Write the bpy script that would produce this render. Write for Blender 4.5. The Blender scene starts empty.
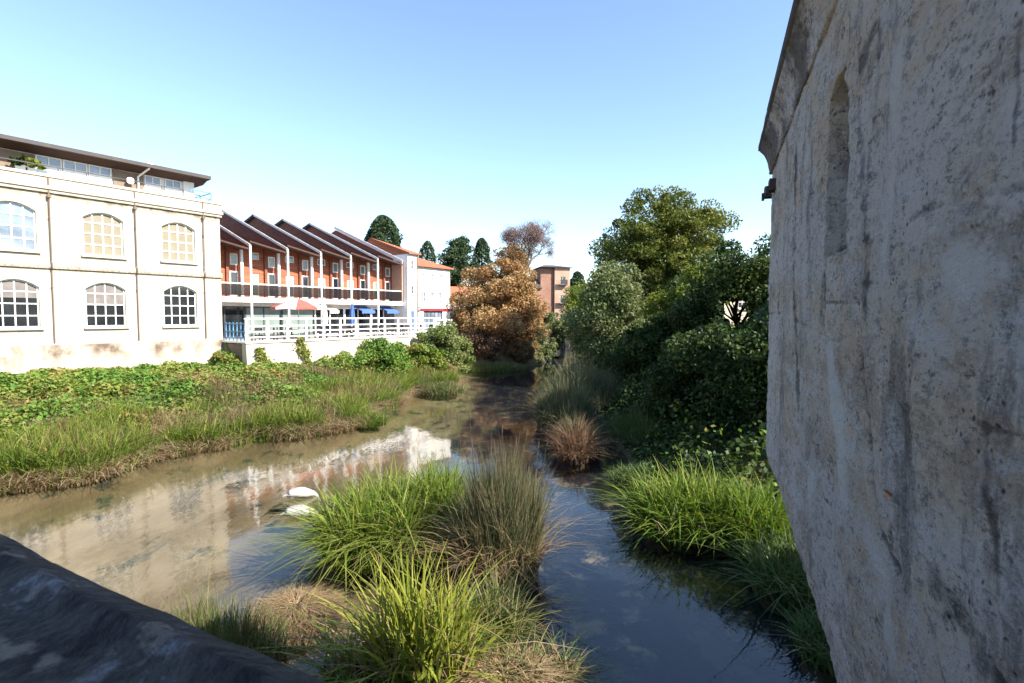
import bpy, math, random
import numpy as np
from mathutils import Vector, Matrix
random.seed(7)
rng = np.random.default_rng(11)
scene = bpy.context.scene
COL = scene.collection
R = math.radians

# ------------------------------------------------------------------ camera
CAM_Z = 5.5
FPX = 520.0
PITCH = math.atan(25.5 / FPX)
cam_d = bpy.data.cameras.new('camera')
cam = bpy.data.objects.new('camera', cam_d)
COL.objects.link(cam)
cam.location = (0, 0, CAM_Z)
cam.rotation_euler = (math.pi / 2 - PITCH, 0, 0)
cam_d.sensor_width = 36
cam_d.lens = FPX / 1024 * 36
cam_d.clip_start = 0.05
cam_d.clip_end = 5000
cam_d.dof.use_dof = True
cam_d.dof.focus_distance = 3.0
cam_d.dof.aperture_fstop = 9.0
scene.camera = cam

def ray(px, py):
    u = (px - 512) / FPX; v = (341.5 - py) / FPX
    c, s = math.cos(PITCH), math.sin(PITCH)
    return Vector((u, c + v * s, v * c - s))

def ground_at(px, py, z=0.0):
    d = ray(px, py); k = (z - CAM_Z) / d.z
    return Vector((d.x * k, d.y * k, z))

def at(px, dist, z=0.0):
    return Vector(((px - 512) / FPX * dist, dist, z))

# ------------------------------------------------------------------ helpers
def set_props(o, label=None, cat=None, group=None, kind=None):
    if label: o['label'] = label
    if cat: o['category'] = cat
    if group: o['group'] = group
    if kind: o['kind'] = kind
    return o

def thing(name, label, cat, loc=(0, 0, 0), rz=0.0, group=None):
    o = bpy.data.objects.new(name, None); COL.objects.link(o)
    o.empty_display_size = 0.2
    o.location = loc; o.rotation_euler = (0, 0, rz)
    return set_props(o, label, cat, group)

def mesh_np(name, verts, faces, mat, parent=None, tint=None, smooth=False, tint2=None):
    """verts (n,3), faces (m,k) uniform k"""
    verts = np.asarray(verts, dtype=np.float32); faces = np.asarray(faces, dtype=np.int32)
    me = bpy.data.meshes.new(name)
    me.vertices.add(len(verts)); me.vertices.foreach_set('co', verts.ravel())
    m, k = faces.shape
    me.loops.add(m * k); me.loops.foreach_set('vertex_index', faces.ravel())
    me.polygons.add(m)
    me.polygons.foreach_set('loop_start', np.arange(m, dtype=np.int32) * k)
    if smooth: me.polygons.foreach_set('use_smooth', np.ones(m, dtype=bool))
    for nm, arr in (('tint', tint), ('stain_shade', tint2)):
        if arr is not None:
            a = me.attributes.new(nm, 'FLOAT', 'POINT')
            a.data.foreach_set('value', np.asarray(arr, dtype=np.float32))
    me.update(calc_edges=True)
    me.materials.append(mat)
    o = bpy.data.objects.new(name, me); COL.objects.link(o)
    if parent: o.parent = parent
    return o

class B:
    """collects simple solids into one mesh"""
    def __init__(s): s.v = []; s.f = []
    def add(s, vs, fs):
        n = len(s.v); s.v += [tuple(v) for v in vs]; s.f += [tuple(i + n for i in f) for f in fs]; return s
    def box(s, x0, x1, y0, y1, z0, z1):
        return s.add([(x0,y0,z0),(x1,y0,z0),(x1,y1,z0),(x0,y1,z0),(x0,y0,z1),(x1,y0,z1),(x1,y1,z1),(x0,y1,z1)],
              [(0,3,2,1),(4,5,6,7),(0,1,5,4),(1,2,6,5),(2,3,7,6),(3,0,4,7)])
    def prism(s, pts, y0, y1, axis='y'):
        """polygon pts in (a,b) extruded along the axis"""
        n = len(pts)
        if axis == 'y': vs = [(a, y0, b) for a, b in pts] + [(a, y1, b) for a, b in pts]
        elif axis == 'x': vs = [(y0, a, b) for a, b in pts] + [(y1, a, b) for a, b in pts]
        else: vs = [(a, b, y0) for a, b in pts] + [(a, b, y1) for a, b in pts]
        fs = [tuple(range(n)), tuple(range(2 * n - 1, n - 1, -1))] + [(i, n + i, n + (i + 1) % n, (i + 1) % n) for i in range(n)]
        return s.add(vs, fs)
    def tube(s, path, rad, n=8, cap=True):
        path = [Vector(p) for p in path]
        if not isinstance(rad, (list, tuple)): rad = [rad] * len(path)
        vs = []; fs = []
        for i, p in enumerate(path):
            d = (path[min(i + 1, len(path) - 1)] - path[max(i - 1, 0)]).normalized()
            a = d.orthogonal().normalized() if abs(d.z) > .9 else d.cross(Vector((0, 0, 1))).normalized()
            if abs(d.z) > .9: a = Vector((1, 0, 0)) - d * d.x; a.normalize()
            b = d.cross(a)
            for k in range(n):
                t = 2 * math.pi * k / n
                vs.append(p + (a * math.cos(t) + b * math.sin(t)) * rad[i])
        for i in range(len(path) - 1):
            for k in range(n):
                fs.append((i*n+k, i*n+(k+1)%n, (i+1)*n+(k+1)%n, (i+1)*n+k))
        if cap: fs += [tuple(range(n - 1, -1, -1)), tuple(range((len(path)-1)*n, len(path)*n))]
        return s.add(vs, fs)
    def bar(s, a, b, w, h=None):
        """rectangular bar from a to b"""
        h = h or w; a = Vector(a); b = Vector(b); d = (b - a).normalized()
        side = d.cross(Vector((0, 0, 1)))
        side = side.normalized() if side.length > 1e-3 else Vector((1, 0, 0))
        up = side.cross(d)
        vs = []
        for p in (a, b):
            for i, j in ((-1,-1),(1,-1),(1,1),(-1,1)): vs.append(p + side * i * w / 2 + up * j * h / 2)
        return s.add(vs, [(3,2,1,0),(4,5,6,7),(0,1,5,4),(1,2,6,5),(2,3,7,6),(3,0,4,7)])
    def build(s, name, mat, parent=None, smooth=False, bevel=0):
        me = bpy.data.meshes.new(name); me.from_pydata(s.v, [], s.f)
        me.materials.append(mat); me.update()
        import bmesh
        bm = bmesh.new(); bm.from_mesh(me); bmesh.ops.recalc_face_normals(bm, faces=bm.faces)
        if bevel: bmesh.ops.bevel(bm, geom=bm.edges[:], offset=bevel, segments=1, affect='EDGES')
        bm.to_mesh(me); bm.free()
        if smooth: me.polygons.foreach_set('use_smooth', [True] * len(me.polygons))
        o = bpy.data.objects.new(name, me); COL.objects.link(o)
        if parent: o.parent = parent
        return o

def copy_tree(o, parent=None):
    c = o.copy(); COL.objects.link(c); c.parent = parent
    for ch in [x for x in list(COL.objects) if x.parent == o]: copy_tree(ch, c)
    return c

def hash2(ix, iy, seed):
    h = (ix.astype(np.int64) * 374761393 + iy.astype(np.int64) * 668265263 + seed * 1442695041) & 0x7fffffff
    h = ((h ^ (h >> 13)) * 1274126177) & 0x7fffffff
    h = h ^ (h >> 16)
    return (h & 0xffffff) / float(0xffffff)

def vnoise(x, y, seed=0):
    x = np.asarray(x, float); y = np.asarray(y, float)
    ix = np.floor(x); iy = np.floor(y); fx = x - ix; fy = y - iy
    fx = fx * fx * (3 - 2 * fx); fy = fy * fy * (3 - 2 * fy)
    a = hash2(ix, iy, seed); b = hash2(ix + 1, iy, seed); c = hash2(ix, iy + 1, seed); d = hash2(ix + 1, iy + 1, seed)
    return (a * (1 - fx) + b * fx) * (1 - fy) + (c * (1 - fx) + d * fx) * fy

def fbm(x, y, oct=4, seed=0):
    s = 0; a = .5; t = 0
    for i in range(oct):
        s = s + a * vnoise(x * 2 ** i, y * 2 ** i, seed + i); t += a; a *= .5
    return s / t

def sstep(a, b, x):
    t = np.clip((x - a) / (b - a), 0, 1); return t * t * (3 - 2 * t)

# ------------------------------------------------------------------ materials
class NT:
    def __init__(s, name):
        s.m = bpy.data.materials.new(name); s.m.use_nodes = True
        s.t = s.m.node_tree; s.t.nodes.clear()
        s.out = s.t.nodes.new('ShaderNodeOutputMaterial')
    def n(s, typ, **kw):
        nd = s.t.nodes.new('ShaderNode' + typ)
        for k, v in kw.items():
            if k in nd.inputs.keys(): s.set(nd.inputs[k], v)
            else: setattr(nd, k, v)
        return nd
    def set(s, inp, v):
        if isinstance(v, bpy.types.NodeSocket): s.t.links.new(v, inp)
        else:
            try: inp.default_value = v
            except Exception: inp.default_value = (*v, 1)
    def lk(s, a, b): s.t.links.new(a, b)
    def coord(s, scale=(1, 1, 1), which='Object'):
        tc = s.n('TexCoord'); mp = s.n('Mapping'); mp.inputs['Scale'].default_value = scale
        s.lk(tc.outputs[which], mp.inputs['Vector']); return mp.outputs[0]
    def noise(s, scale, detail=4, rough=.55, vec=None, sc=(1, 1, 1)):
        nd = s.n('TexNoise'); nd.inputs['Scale'].default_value = scale
        nd.inputs['Detail'].default_value = detail; nd.inputs['Roughness'].default_value = rough
        s.lk(vec if vec is not None else s.coord(sc), nd.inputs['Vector']); return nd.outputs['Fac']
    def ramp(s, fac, stops):
        nd = s.n('ValToRGB'); el = nd.color_ramp.elements
        while len(el) > 1: el.remove(el[-1])
        el[0].position = stops[0][0]; c = stops[0][1]; el[0].color = c if len(c) == 4 else (*c, 1)
        for p, c in stops[1:]:
            e = el.new(p); e.color = c if len(c) == 4 else (*c, 1)
        s.lk(fac, nd.inputs[0]); return nd.outputs[0]
    def g(s, fac, a, b):
        return s.ramp(fac, [(a, (0, 0, 0)), (b, (1, 1, 1))])
    def mix(s, fac, a, b, mode='MIX'):
        nd = s.n('Mix'); nd.data_type = 'RGBA'; nd.blend_type = mode
        s.set(nd.inputs[0], fac)
        for i, v in ((6, a), (7, b)):
            if isinstance(v, bpy.types.NodeSocket): s.lk(v, nd.inputs[i])
            else: nd.inputs[i].default_value = v if len(v) == 4 else (*v, 1)
        return nd.outputs[2]
    def math(s, op, a, b=None, clamp=False):
        nd = s.n('Math'); nd.operation = op; nd.use_clamp = clamp
        s.set(nd.inputs[0], a)
        if b is not None: s.set(nd.inputs[1], b)
        return nd.outputs[0]
    def attr(s, name):
        nd = s.n('Attribute'); nd.attribute_name = name; return nd.outputs['Fac']
    def bump(s, h, strength=.3, dist=.02, normal=None):
        nd = s.n('Bump'); nd.inputs['Strength'].default_value = strength; nd.inputs['Distance'].default_value = dist
        s.lk(h, nd.inputs['Height'])
        if normal: s.lk(normal, nd.inputs['Normal'])
        return nd.outputs[0]
    def finish(s, col, rough=.8, spec=.3, normal=None, metal=0, emis=None):
        p = s.n('BsdfPrincipled'); s.set(p.inputs['Base Color'], col if isinstance(col, bpy.types.NodeSocket) else (*col[:3], 1))
        s.set(p.inputs['Roughness'], rough); p.inputs['Specular IOR Level'].default_value = spec
        p.inputs['Metallic'].default_value = metal
        if normal: s.lk(normal, p.inputs['Normal'])
        s.lk(p.outputs[0], s.out.inputs[0]); s.p = p
        return s.m

def plain(name, col, rough=.7, spec=.3, var=.12, scale=3, metal=0, bump=0):
    t = NT(name); c = np.array(col)
    n = t.noise(scale, 5)
    cc = t.ramp(n, [(.3, tuple(c * (1 - var))), (.7, tuple(np.minimum(c * (1 + var), .95)))])
    nb = t.bump(t.noise(scale * 12, 3), bump, .01) if bump else None
    return t.finish(cc, rough, spec, nb, metal)

def leafmat(name, stops, trans=.35, spec=.25, rough=.55):
    t = NT(name)
    c = t.ramp(t.attr('tint'), stops)
    d = t.n('BsdfPrincipled'); t.lk(c, d.inputs['Base Color']); d.inputs['Roughness'].default_value = rough
    d.inputs['Specular IOR Level'].default_value = spec
    tr = t.n('BsdfTranslucent'); t.lk(t.mix(1.0, c, (1.0, 1.0, .55), 'MULTIPLY'), tr.inputs[0])
    mx = t.n('MixShader'); mx.inputs[0].default_value = trans
    t.lk(d.outputs[0], mx.inputs[1]); t.lk(tr.outputs[0], mx.inputs[2]); t.lk(mx.outputs[0], t.out.inputs[0])
    return t.m

M = {}
M['white'] = plain('white_paint', (.80, .79, .76), .5, .3, .06)
M['white_metal'] = plain('white_rail_paint', (.82, .82, .82), .4, .4, .05)
M['dark'] = plain('dark_metal', (.05, .05, .055), .5)
M['iron'] = plain('rusty_iron', (.06, .045, .04), .8)
M['glass_dark'] = plain('dark_window_glass', (.015, .018, .022), .06, .9, .5, 1.2)
M['glass_blue'] = plain('pale_window_glass', (.16, .20, .26), .05, .9, .6, .9)
M['glass_pale'] = plain('shopfront_glass', (.20, .25, .23), .12, .7, .15, .7)
M['blind'] = plain('cream_blind', (.21, .185, .13), .6, .3, .08)
M['blind_grey'] = plain('grey_blind', (.16, .14, .13), .4, .5, .2)
M['sill'] = plain('stone_sill', (.50, .44, .36), .85)
M['soffit'] = plain('dark_soffit', (.07, .04, .032), .8)
M['fascia'] = plain('pale_fascia', (.80, .76, .73), .6)
M['roofdark'] = plain('dark_roof', (.07, .06, .06), .7)
M['timber'] = plain('weathered_timber', (.20, .15, .11), .8)
M['pipe'] = plain('brown_pipe', (.16, .11, .08), .6)
M['blue'] = plain('blue_canvas', (.07, .14, .38), .8)
M['bluerail'] = plain('blue_rail_paint', (.10, .26, .42), .5)
M['red'] = plain('red_canvas', (.50, .10, .08), .8)
M['redsign'] = plain('dark_red_fascia', (.28, .02, .03), .6)
M['cream_canvas'] = plain('cream_canvas', (.75, .68, .60), .8)
M['swan'] = plain('swan_feathers', (.42, .41, .39), .8, .2, .05, 20, bump=.2)
M['beak'] = plain('orange_beak', (.6, .2, .03), .5)
M['bark'] = plain('bark', (.085, .065, .05), .9, .1, .4, 6, bump=.8)
M['barkpale'] = plain('grey_bark', (.16, .13, .12), .9, .1, .3, 6, bump=.6)
M['planter'] = plain('planter', (.10, .14, .16), .6)
M['deck'] = plain('deck_paving', (.36, .31, .27), .85)
M['chairm'] = plain('cafe_chair_black', (.05, .045, .045), .5)
M['tabletop'] = plain('cafe_table_top', (.28, .17, .10), .5)

def mat_render():   # pale limestone facade of the mill
    t = NT('pale_limestone_facade')
    n = t.noise(1.2, 6); n2 = t.noise(9, 4)
    base = t.mix(n, (.41, .365, .295), (.50, .46, .395))
    br = t.n('TexBrick'); 
    tc = t.n('TexCoord'); sp = t.n('SeparateXYZ'); t.lk(tc.outputs['Object'], sp.inputs[0])
    cb = t.n('CombineXYZ'); t.lk(sp.outputs['X'], cb.inputs[0]); t.lk(sp.outputs['Z'], cb.inputs[1])
    t.lk(cb.outputs[0], br.inputs['Vector'])
    br.inputs['Scale'].default_value = 1; br.inputs['Brick Width'].default_value = .62; br.inputs['Row Height'].default_value = .3
    br.inputs['Mortar Size'].default_value = .006
    br.inputs['Color1'].default_value = (1, 1, 1, 1); br.inputs['Color2'].default_value = (.9, .88, .84, 1); br.inputs['Mortar'].default_value = (.72, .66, .58, 1)
    base = t.mix(.6, base, br.outputs['Color'], 'MULTIPLY')
    # damp stains under string courses, at their heights (z is metres above the building's foot)
    z = sp.outputs['Z']
    def band(zc, up, dn):
        a = t.math('SUBTRACT', z, zc)
        hi = t.math('SUBTRACT', 1.0, t.math('DIVIDE', a, up), True)
        lo = t.math('ADD', 1.0, t.math('DIVIDE', a, dn), True)
        return t.math('MULTIPLY', hi, lo)
    nb = t.g(t.noise(1.0, 6, .65, sc=(.8, .8, .6)), .42, .62)
    s1 = t.math('MULTIPLY', t.math('MULTIPLY', band(3.9, .1, 1.3), 1.5, True), nb)
    s2 = t.math('MULTIPLY', band(8.05, .25, .3), t.g(n2, .3, .7))
    s3 = t.math('MULTIPLY', band(11.9, .15, .45), t.g(t.noise(3, 5), .35, .65))
    st = t.math('ADD', t.math('ADD', s1, t.math('MULTIPLY', s2, 1.0)), t.math('MULTIPLY', s3, 1.0), True)
    base = t.mix(t.math('MULTIPLY', t.g(t.noise(1.0, 6, .65, sc=(3, 3, .3)), .52, .66), .45), base, (.27, .21, .15))
    col = t.mix(st, base, (.13, .095, .07))
    return t.finish(col, .9, .15, t.bump(n2, .25, .02))
M['mill'] = mat_render()

def mat_clad(name, c1, c2, c3):
    t = NT(name)
    tc = t.n('TexCoord'); sp = t.n('SeparateXYZ'); t.lk(tc.outputs['Object'], sp.inputs[0])
    zz = t.math('MULTIPLY', sp.outputs['Z'], 7.0); fr = t.math('FRACT', zz)
    gap = t.math('GREATER_THAN', fr, .12)
    fl = t.math('FLOOR', zz); wn = t.n('TexWhiteNoise'); wn.noise_dimensions = '2D'
    cb = t.n('CombineXYZ'); t.lk(fl, cb.inputs[0]); t.lk(t.math('FLOOR', t.math('MULTIPLY', sp.outputs['X'], .55)), cb.inputs[1]); t.lk(cb.outputs[0], wn.inputs['Vector'])
    base = t.mix(wn.outputs['Value'], c1, c2)
    base = t.mix(t.g(t.noise(1.4, 6, sc=(.5, 1, 2)), .45, .7), base, c3)
    base = t.mix(gap, (.05, .02, .015), base)
    return t.finish(base, .7, .25, t.bump(gap, .4, .01))
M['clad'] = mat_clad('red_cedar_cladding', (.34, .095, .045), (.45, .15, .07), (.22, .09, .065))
M['clad_shade'] = mat_clad('shaded_cedar_cladding', (.22, .075, .048), (.27, .10, .06), (.16, .06, .045))  # darker copy of the cedar, shade painted in for side walls

def mat_brick(name, c1, c2, mort):
    t = NT(name)
    tc = t.n('TexCoord'); sp = t.n('SeparateXYZ'); t.lk(tc.outputs['Object'], sp.inputs[0])
    cb = t.n('CombineXYZ'); t.lk(t.math('ADD', sp.outputs['X'], sp.outputs['Y']), cb.inputs[0]); t.lk(sp.outputs['Z'], cb.inputs[1])
    br = t.n('TexBrick'); t.lk(cb.outputs[0], br.inputs['Vector']); br.inputs['Scale'].default_value = 1
    br.inputs['Brick Width'].default_value = .24; br.inputs['Row Height'].default_value = .08; br.inputs['Mortar Size'].default_value = .008
    br.inputs['Color1'].default_value = (*c1, 1); br.inputs['Color2'].default_value = (*c2, 1); br.inputs['Mortar'].default_value = (*mort, 1)
    col = t.mix(.5, br.outputs['Color'], t.ramp(t.noise(.8, 5), [(.3, (.55, .5, .5)), (.7, (1, 1, 1))]), 'MULTIPLY')
    return t.finish(col, .9, .1)
M['brick'] = mat_brick('red_brick', (.26, .11, .075), (.33, .16, .11), (.4, .34, .28))
M['brickpale'] = mat_brick('pale_brick', (.50, .30, .21), (.42, .23, .16), (.5, .44, .38))
M['brickbrown'] = mat_brick('brown_stone', (.20, .15, .11), (.26, .2, .15), (.15, .12, .1))

def mat_tiles():
    t = NT('clay_roof_tiles')
    tc = t.n('TexCoord'); sp = t.n('SeparateXYZ'); t.lk(tc.outputs['Object'], sp.inputs[0])
    fr = t.math('FRACT', t.math('MULTIPLY', sp.outputs['Z'], 5.0))
    n = t.noise(5, 5)
    c = t.mix(n, (.30, .09, .05), (.48, .19, .11))
    c = t.mix(t.math('LESS_THAN', fr, .2), c, (.15, .05, .035))
    return t.finish(c, .85, .1)
M['tiles'] = mat_tiles()

def mat_terrace_wall():
    t = NT('pale_rubble_terrace_wall')
    v = t.n('TexVoronoi'); v.feature = 'DISTANCE_TO_EDGE'; v.inputs['Scale'].default_value = 2.6
    t.lk(t.coord((.7, .7, 1.6)), v.inputs['Vector'])
    n = t.noise(2, 6); n2 = t.noise(14, 4)
    c = t.mix(n, (.42, .36, .27), (.56, .51, .42))
    c = t.mix(t.ramp(v.outputs['Distance'], [(0, (1, 1, 1)), (.05, (0, 0, 0))]), c, (.50, .42, .32))
    c = t.mix(t.g(t.noise(.9, 6, .6), .55, .75), c, (.42, .36, .26))
    return t.finish(c, .9, .1, t.bump(n2, .4, .03))
M['twall'] = mat_terrace_wall()

def mat_lockup():
    t = NT('weathered_limestone')
    def msk(sc, lo, hi, det=7, ro=.7, st=(1, 1, 1), k=1.0):
        return t.math('MULTIPLY', t.g(t.noise(sc, det, ro, sc=st), lo, hi), k)
    AN = (.45, 1, 1)
    fine = t.noise(24, 8, .75, sc=AN); grit = t.noise(110, 5, .7); mid = t.noise(4, 8, .7, sc=AN)
    stain_shade = t.attr('stain_shade'); pale = t.attr('tint')
    c = t.mix(t.g(mid, .38, .62), (.76, .575, .42), (.87, .735, .58))
    c = t.mix(msk(1.6, .46, .54, 9, .72, AN, .8), c, (.84, .785, .76))                   # lavender grey lime bloom
    c = t.mix(msk(2.6, .52, .58, 9, .78, AN, .7), c, (.47, .36, .27))
    c = t.mix(msk(1.0, .52, .62, 9, .8, (.6, 1, .5), .4), c, (.46, .38, .33))                   # worn warm patches
    c = t.mix(msk(1.2, .55, .60, 9, .75, (1.8, 1.8, .5), .75), c, (.27, .225, .20))        # run-off streaks
    c = t.mix(msk(6, .53, .57, 9, .8, AN, .7), c, (.84, .82, .82))                        # crusty lichen
    c = t.mix(msk(8, .565, .585, 10, .88, AN, .9), c, (.20, .155, .13))
    c = t.mix(msk(14, .57, .59, 10, .9, AN, .85), c, (.13, .105, .10))
    c = t.mix(msk(11, .56, .58, 10, .9, AN, .8), c, (.88, .83, .78))
    c = t.mix(msk(3.2, .55, .61, 10, .88, (.7, 1, .6), .7), c, (.30, .245, .22))
    c = t.mix(t.math('MULTIPLY', t.g(fine, .54, .60), .65), c, (.24, .20, .18))
    c = t.mix(t.math('MULTIPLY', t.g(t.noise(60, 6, .8, sc=AN), .58, .62), .7), c, (.16, .13, .12))
    c = t.mix(t.math('MULTIPLY', t.g(grit, .5, .62), .4), c, (.86, .81, .76))
    v = t.n('TexVoronoi'); v.inputs['Scale'].default_value = 30; t.lk(t.coord(), v.inputs['Vector'])
    pit = t.ramp(v.outputs['Distance'], [(.06, (1, 1, 1)), (.2, (0, 0, 0))])
    pitm = t.math('MULTIPLY', pit, t.g(t.noise(5, 4), .5, .56))
    c = t.mix(t.math('MULTIPLY', pitm, .85), c, (.05, .04, .04))
    fz_ = t.math('SUBTRACT', t.math('ADD', t.math('MULTIPLY', mid, .5), t.math('MULTIPLY', fine, .5)), .5)
    mp = t.math('MULTIPLY', t.g(t.math('ADD', t.math('MULTIPLY', pale, .8), t.math('MULTIPLY', fz_, 1.6)), .28, .5), .8)
    c = t.mix(mp, c, (.90, .85, .81))
    ms = t.math('MULTIPLY', t.g(t.math('ADD', t.math('MULTIPLY', stain_shade, .85), t.math('MULTIPLY', fz_, 2.2)), .30, .62), .75)
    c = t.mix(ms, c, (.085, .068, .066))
    h = t.math('ADD', t.math('MULTIPLY', fine, .8), t.math('ADD', t.math('MULTIPLY', grit, .25), t.math('MULTIPLY', pitm, -.6)))
    h = t.math('ADD', h, t.math('MULTIPLY', t.noise(9, 9, .8), 1.8))
    return t.finish(c, .93, .1, t.bump(h, 1.0, .05))
M['lockup'] = mat_lockup()

def mat_parapet():
    t = NT('dark_lichened_coping')
    c = t.mix(t.g(t.noise(9, 7, .7), .4, .6), (.02, .019, .02), (.065, .06, .056))
    vec = t.coord((1, 1, 1))
    c = t.mix(t.math('MULTIPLY', t.g(t.noise(9, 7, .7, vec), .58, .68), .6), c, (.30, .31, .34))
    c = t.mix(t.math('MULTIPLY', t.g(t.noise(14, 4, .6), .58, .66), .5), c, (.30, .25, .2))
    return t.finish(c, .85, .2, t.bump(t.noise(40, 6), .8, .02))
M['coping'] = mat_parapet()

def mat_ground():
    t = NT('bank_soil')
    n = t.noise(.5, 6); n2 = t.noise(6, 6)
    c = t.mix(n, (.055, .060, .022), (.10, .085, .045))
    c = t.mix(t.g(n2, .5, .7), c, (.13, .10, .06))
    # river bed, sand and weed (attribute 'stain' is the depth under water)
    bed = t.mix(t.g(t.noise(.55, 6, .6, sc=(1, .45, 1)), .4, .6), (.125, .088, .045), (.215, .155, .085))
    tcx = t.n('TexCoord'); spx = t.n('SeparateXYZ'); t.lk(tcx.outputs['Object'], spx.inputs[0])
    bed_shade = t.math('MULTIPLY', t.ramp(t.math('ADD', t.math('MULTIPLY', spx.outputs['X'], .13), t.math('ADD', .85, t.math('MULTIPLY', t.math('SUBTRACT', t.noise(.5, 3), .5), .5))), [(.38, (0, 0, 0)), (.6, (1, 1, 1))]), t.g(t.noise(1.1, 6, .65), .66, .56))
    bed = t.mix(bed_shade, bed, (.010, .013, .020))  # blue-black tone paints deep, shaded water into the bed on the right
    bed = t.mix(t.g(t.noise(.8, 7, .68, sc=(1.1, .6, 1)), .56, .62), bed, (.035, .042, .03))
    c = t.mix(t.attr('stain_shade'), c, bed)
    return t.finish(c, .95, .05, t.bump(n2, .5, .05))
M['ground'] = mat_ground()

def mat_water():
    t = NT('river_water')
    v1 = t.noise(1.5, 4, .6, sc=(1.3, .5, 1)); v2 = t.noise(7, 3, .6, sc=(1.2, .6, 1))
    h = t.math('ADD', v1, t.math('MULTIPLY', v2, .16))
    amp = t.g(t.noise(.22, 4, .6, sc=(1, .5, 1)), .35, .7)
    h = t.math('MULTIPLY', h, t.math('ADD', t.math('MULTIPLY', amp, .8), .25))
    nb = t.bump(h, .22, .05)
    fr = t.n('Fresnel'); ge = t.n('NewGeometry'); t.lk(t.math('ADD', 1.58, t.math('MULTIPLY', ge.outputs['Backfacing'], 1 / 1.58 - 1.58)), fr.inputs['IOR']); t.lk(nb, fr.inputs['Normal'])
    gl = t.n('BsdfGlossy'); gl.inputs['Roughness'].default_value = .02; gl.inputs['Color'].default_value = (1, 1, 1, 1); t.lk(nb, gl.inputs['Normal'])
    tr = t.n('BsdfTransparent'); tr.inputs[0].default_value = (.80, .84, .86, 1)
    mx = t.n('MixShader'); t.lk(fr.outputs[0], mx.inputs[0]); t.lk(tr.outputs[0], mx.inputs[1]); t.lk(gl.outputs[0], mx.inputs[2])
    t.lk(mx.outputs[0], t.out.inputs[0]); return t.m
M['water'] = mat_water()

G = lambda *s: [(i / (len(s) - 1), c) for i, c in enumerate(s)]
M['reed'] = leafmat('reed_leaf', G((.045, .10, .014), (.085, .16, .02), (.15, .21, .03), (.26, .28, .06)), .35)
M['sedge'] = leafmat('sedge_leaf', G((.035, .075, .022), (.06, .115, .03), (.12, .15, .05), (.21, .18, .09)), .3)
M['rush'] = leafmat('bulrush_leaf', G((.045, .07, .03), (.08, .10, .05), (.14, .14, .08), (.22, .16, .09)), .25)
M['dead'] = leafmat('dead_reed', G((.17, .11, .06), (.27, .18, .10), (.36, .26, .15), (.44, .35, .22)), .3)
M['deaddark'] = leafmat('dead_reed_brown', G((.09, .05, .035), (.15, .085, .055), (.21, .13, .08), (.28, .195, .12)), .25)
M['ivy'] = leafmat('ivy_leaf', G((.05, .115, .02), (.09, .185, .03), (.15, .24, .04), (.25, .24, .06), (.28, .17, .07)), .3)
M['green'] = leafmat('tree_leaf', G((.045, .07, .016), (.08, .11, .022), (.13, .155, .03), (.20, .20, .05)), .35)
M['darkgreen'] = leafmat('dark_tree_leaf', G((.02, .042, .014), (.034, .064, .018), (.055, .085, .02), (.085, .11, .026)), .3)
M['willow'] = leafmat('willow_leaf', G((.09, .13, .05), (.13, .17, .065), (.17, .20, .09), (.22, .23, .11)), .3)
M['palebush'] = leafmat('pale_bush_leaf', G((.09, .14, .03), (.14, .19, .05), (.19, .22, .08), (.25, .25, .11)), .3)
M['yellowgreen'] = leafmat('yellow_green_leaf', G((.10, .15, .02), (.17, .22, .03), (.24, .27, .04), (.30, .28, .06)), .35)
M['orange'] = leafmat('orange_leaf', G((.22, .115, .055), (.32, .185, .085), (.40, .25, .115), (.42, .32, .17)), .3)
M['ochre'] = leafmat('ochre_leaf', G((.15, .09, .05), (.2, .12, .06), (.25, .15, .07), (.22, .19, .08)), .3)
M['conifer'] = leafmat('conifer_needle', G((.012, .03, .016), (.025, .05, .02), (.045, .075, .03), (.07, .09, .04)), .15)
M['twig'] = leafmat('bare_twig', G((.12, .08, .08), (.17, .12, .12), (.2, .14, .14), (.24, .17, .15)), .1)

# ------------------------------------------------------------------ vegetation generators
def blades(n, pos, h, w, az, lean, segs=4, tint=None, droop=.5, tipdry=.0, yaw=None):
    t = np.linspace(0, 1, segs + 1)[None, :]
    h = h[:, None]; lean = lean[:, None]
    dx = np.cos(az)[:, None]; dy = np.sin(az)[:, None]
    out = h * lean * t ** 2
    zz = h * (t - droop * np.minimum(lean, 1.2) * t ** 2.6)
    c = np.stack([pos[:, 0:1] + dx * out, pos[:, 1:2] + dy * out, pos[:, 2:3] + zz], -1)
    if yaw is None: yaw = rng.uniform(0, math.pi, n)
    wx = np.cos(yaw)[:, None]; wy = np.sin(yaw)[:, None]
    ww = w[:, None] * .5 * np.clip(1.0 - t ** 2.2, .06, 1)
    side = np.stack([wx * ww, wy * ww, np.zeros_like(ww)], -1)
    v = np.stack([c - side, c + side], 2).reshape(n, (segs + 1) * 2, 3)
    base = (np.arange(n) * (segs + 1) * 2)[:, None]
    q = np.array([[2 * k, 2 * k + 1, 2 * k + 3, 2 * k + 2] for k in range(segs)])
    f = (base[:, :, None] + q[None]).reshape(-1, 4)
    if tint is None: tint = rng.uniform(0, 1, n)
    tt = np.clip(tint[:, None] + tipdry * t ** 3, 0, 1)
    tt = np.repeat(tt[:, :, None], 2, 2).reshape(-1)
    return v.reshape(-1, 3), f, tt

def join_parts(parts):
    V = []; Fc = []; T = []; o = 0
    for v, f, t in parts:
        V.append(v); Fc.append(f + o); T.append(t); o += len(v)
    return np.concatenate(V), np.concatenate(Fc), np.concatenate(T)

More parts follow.
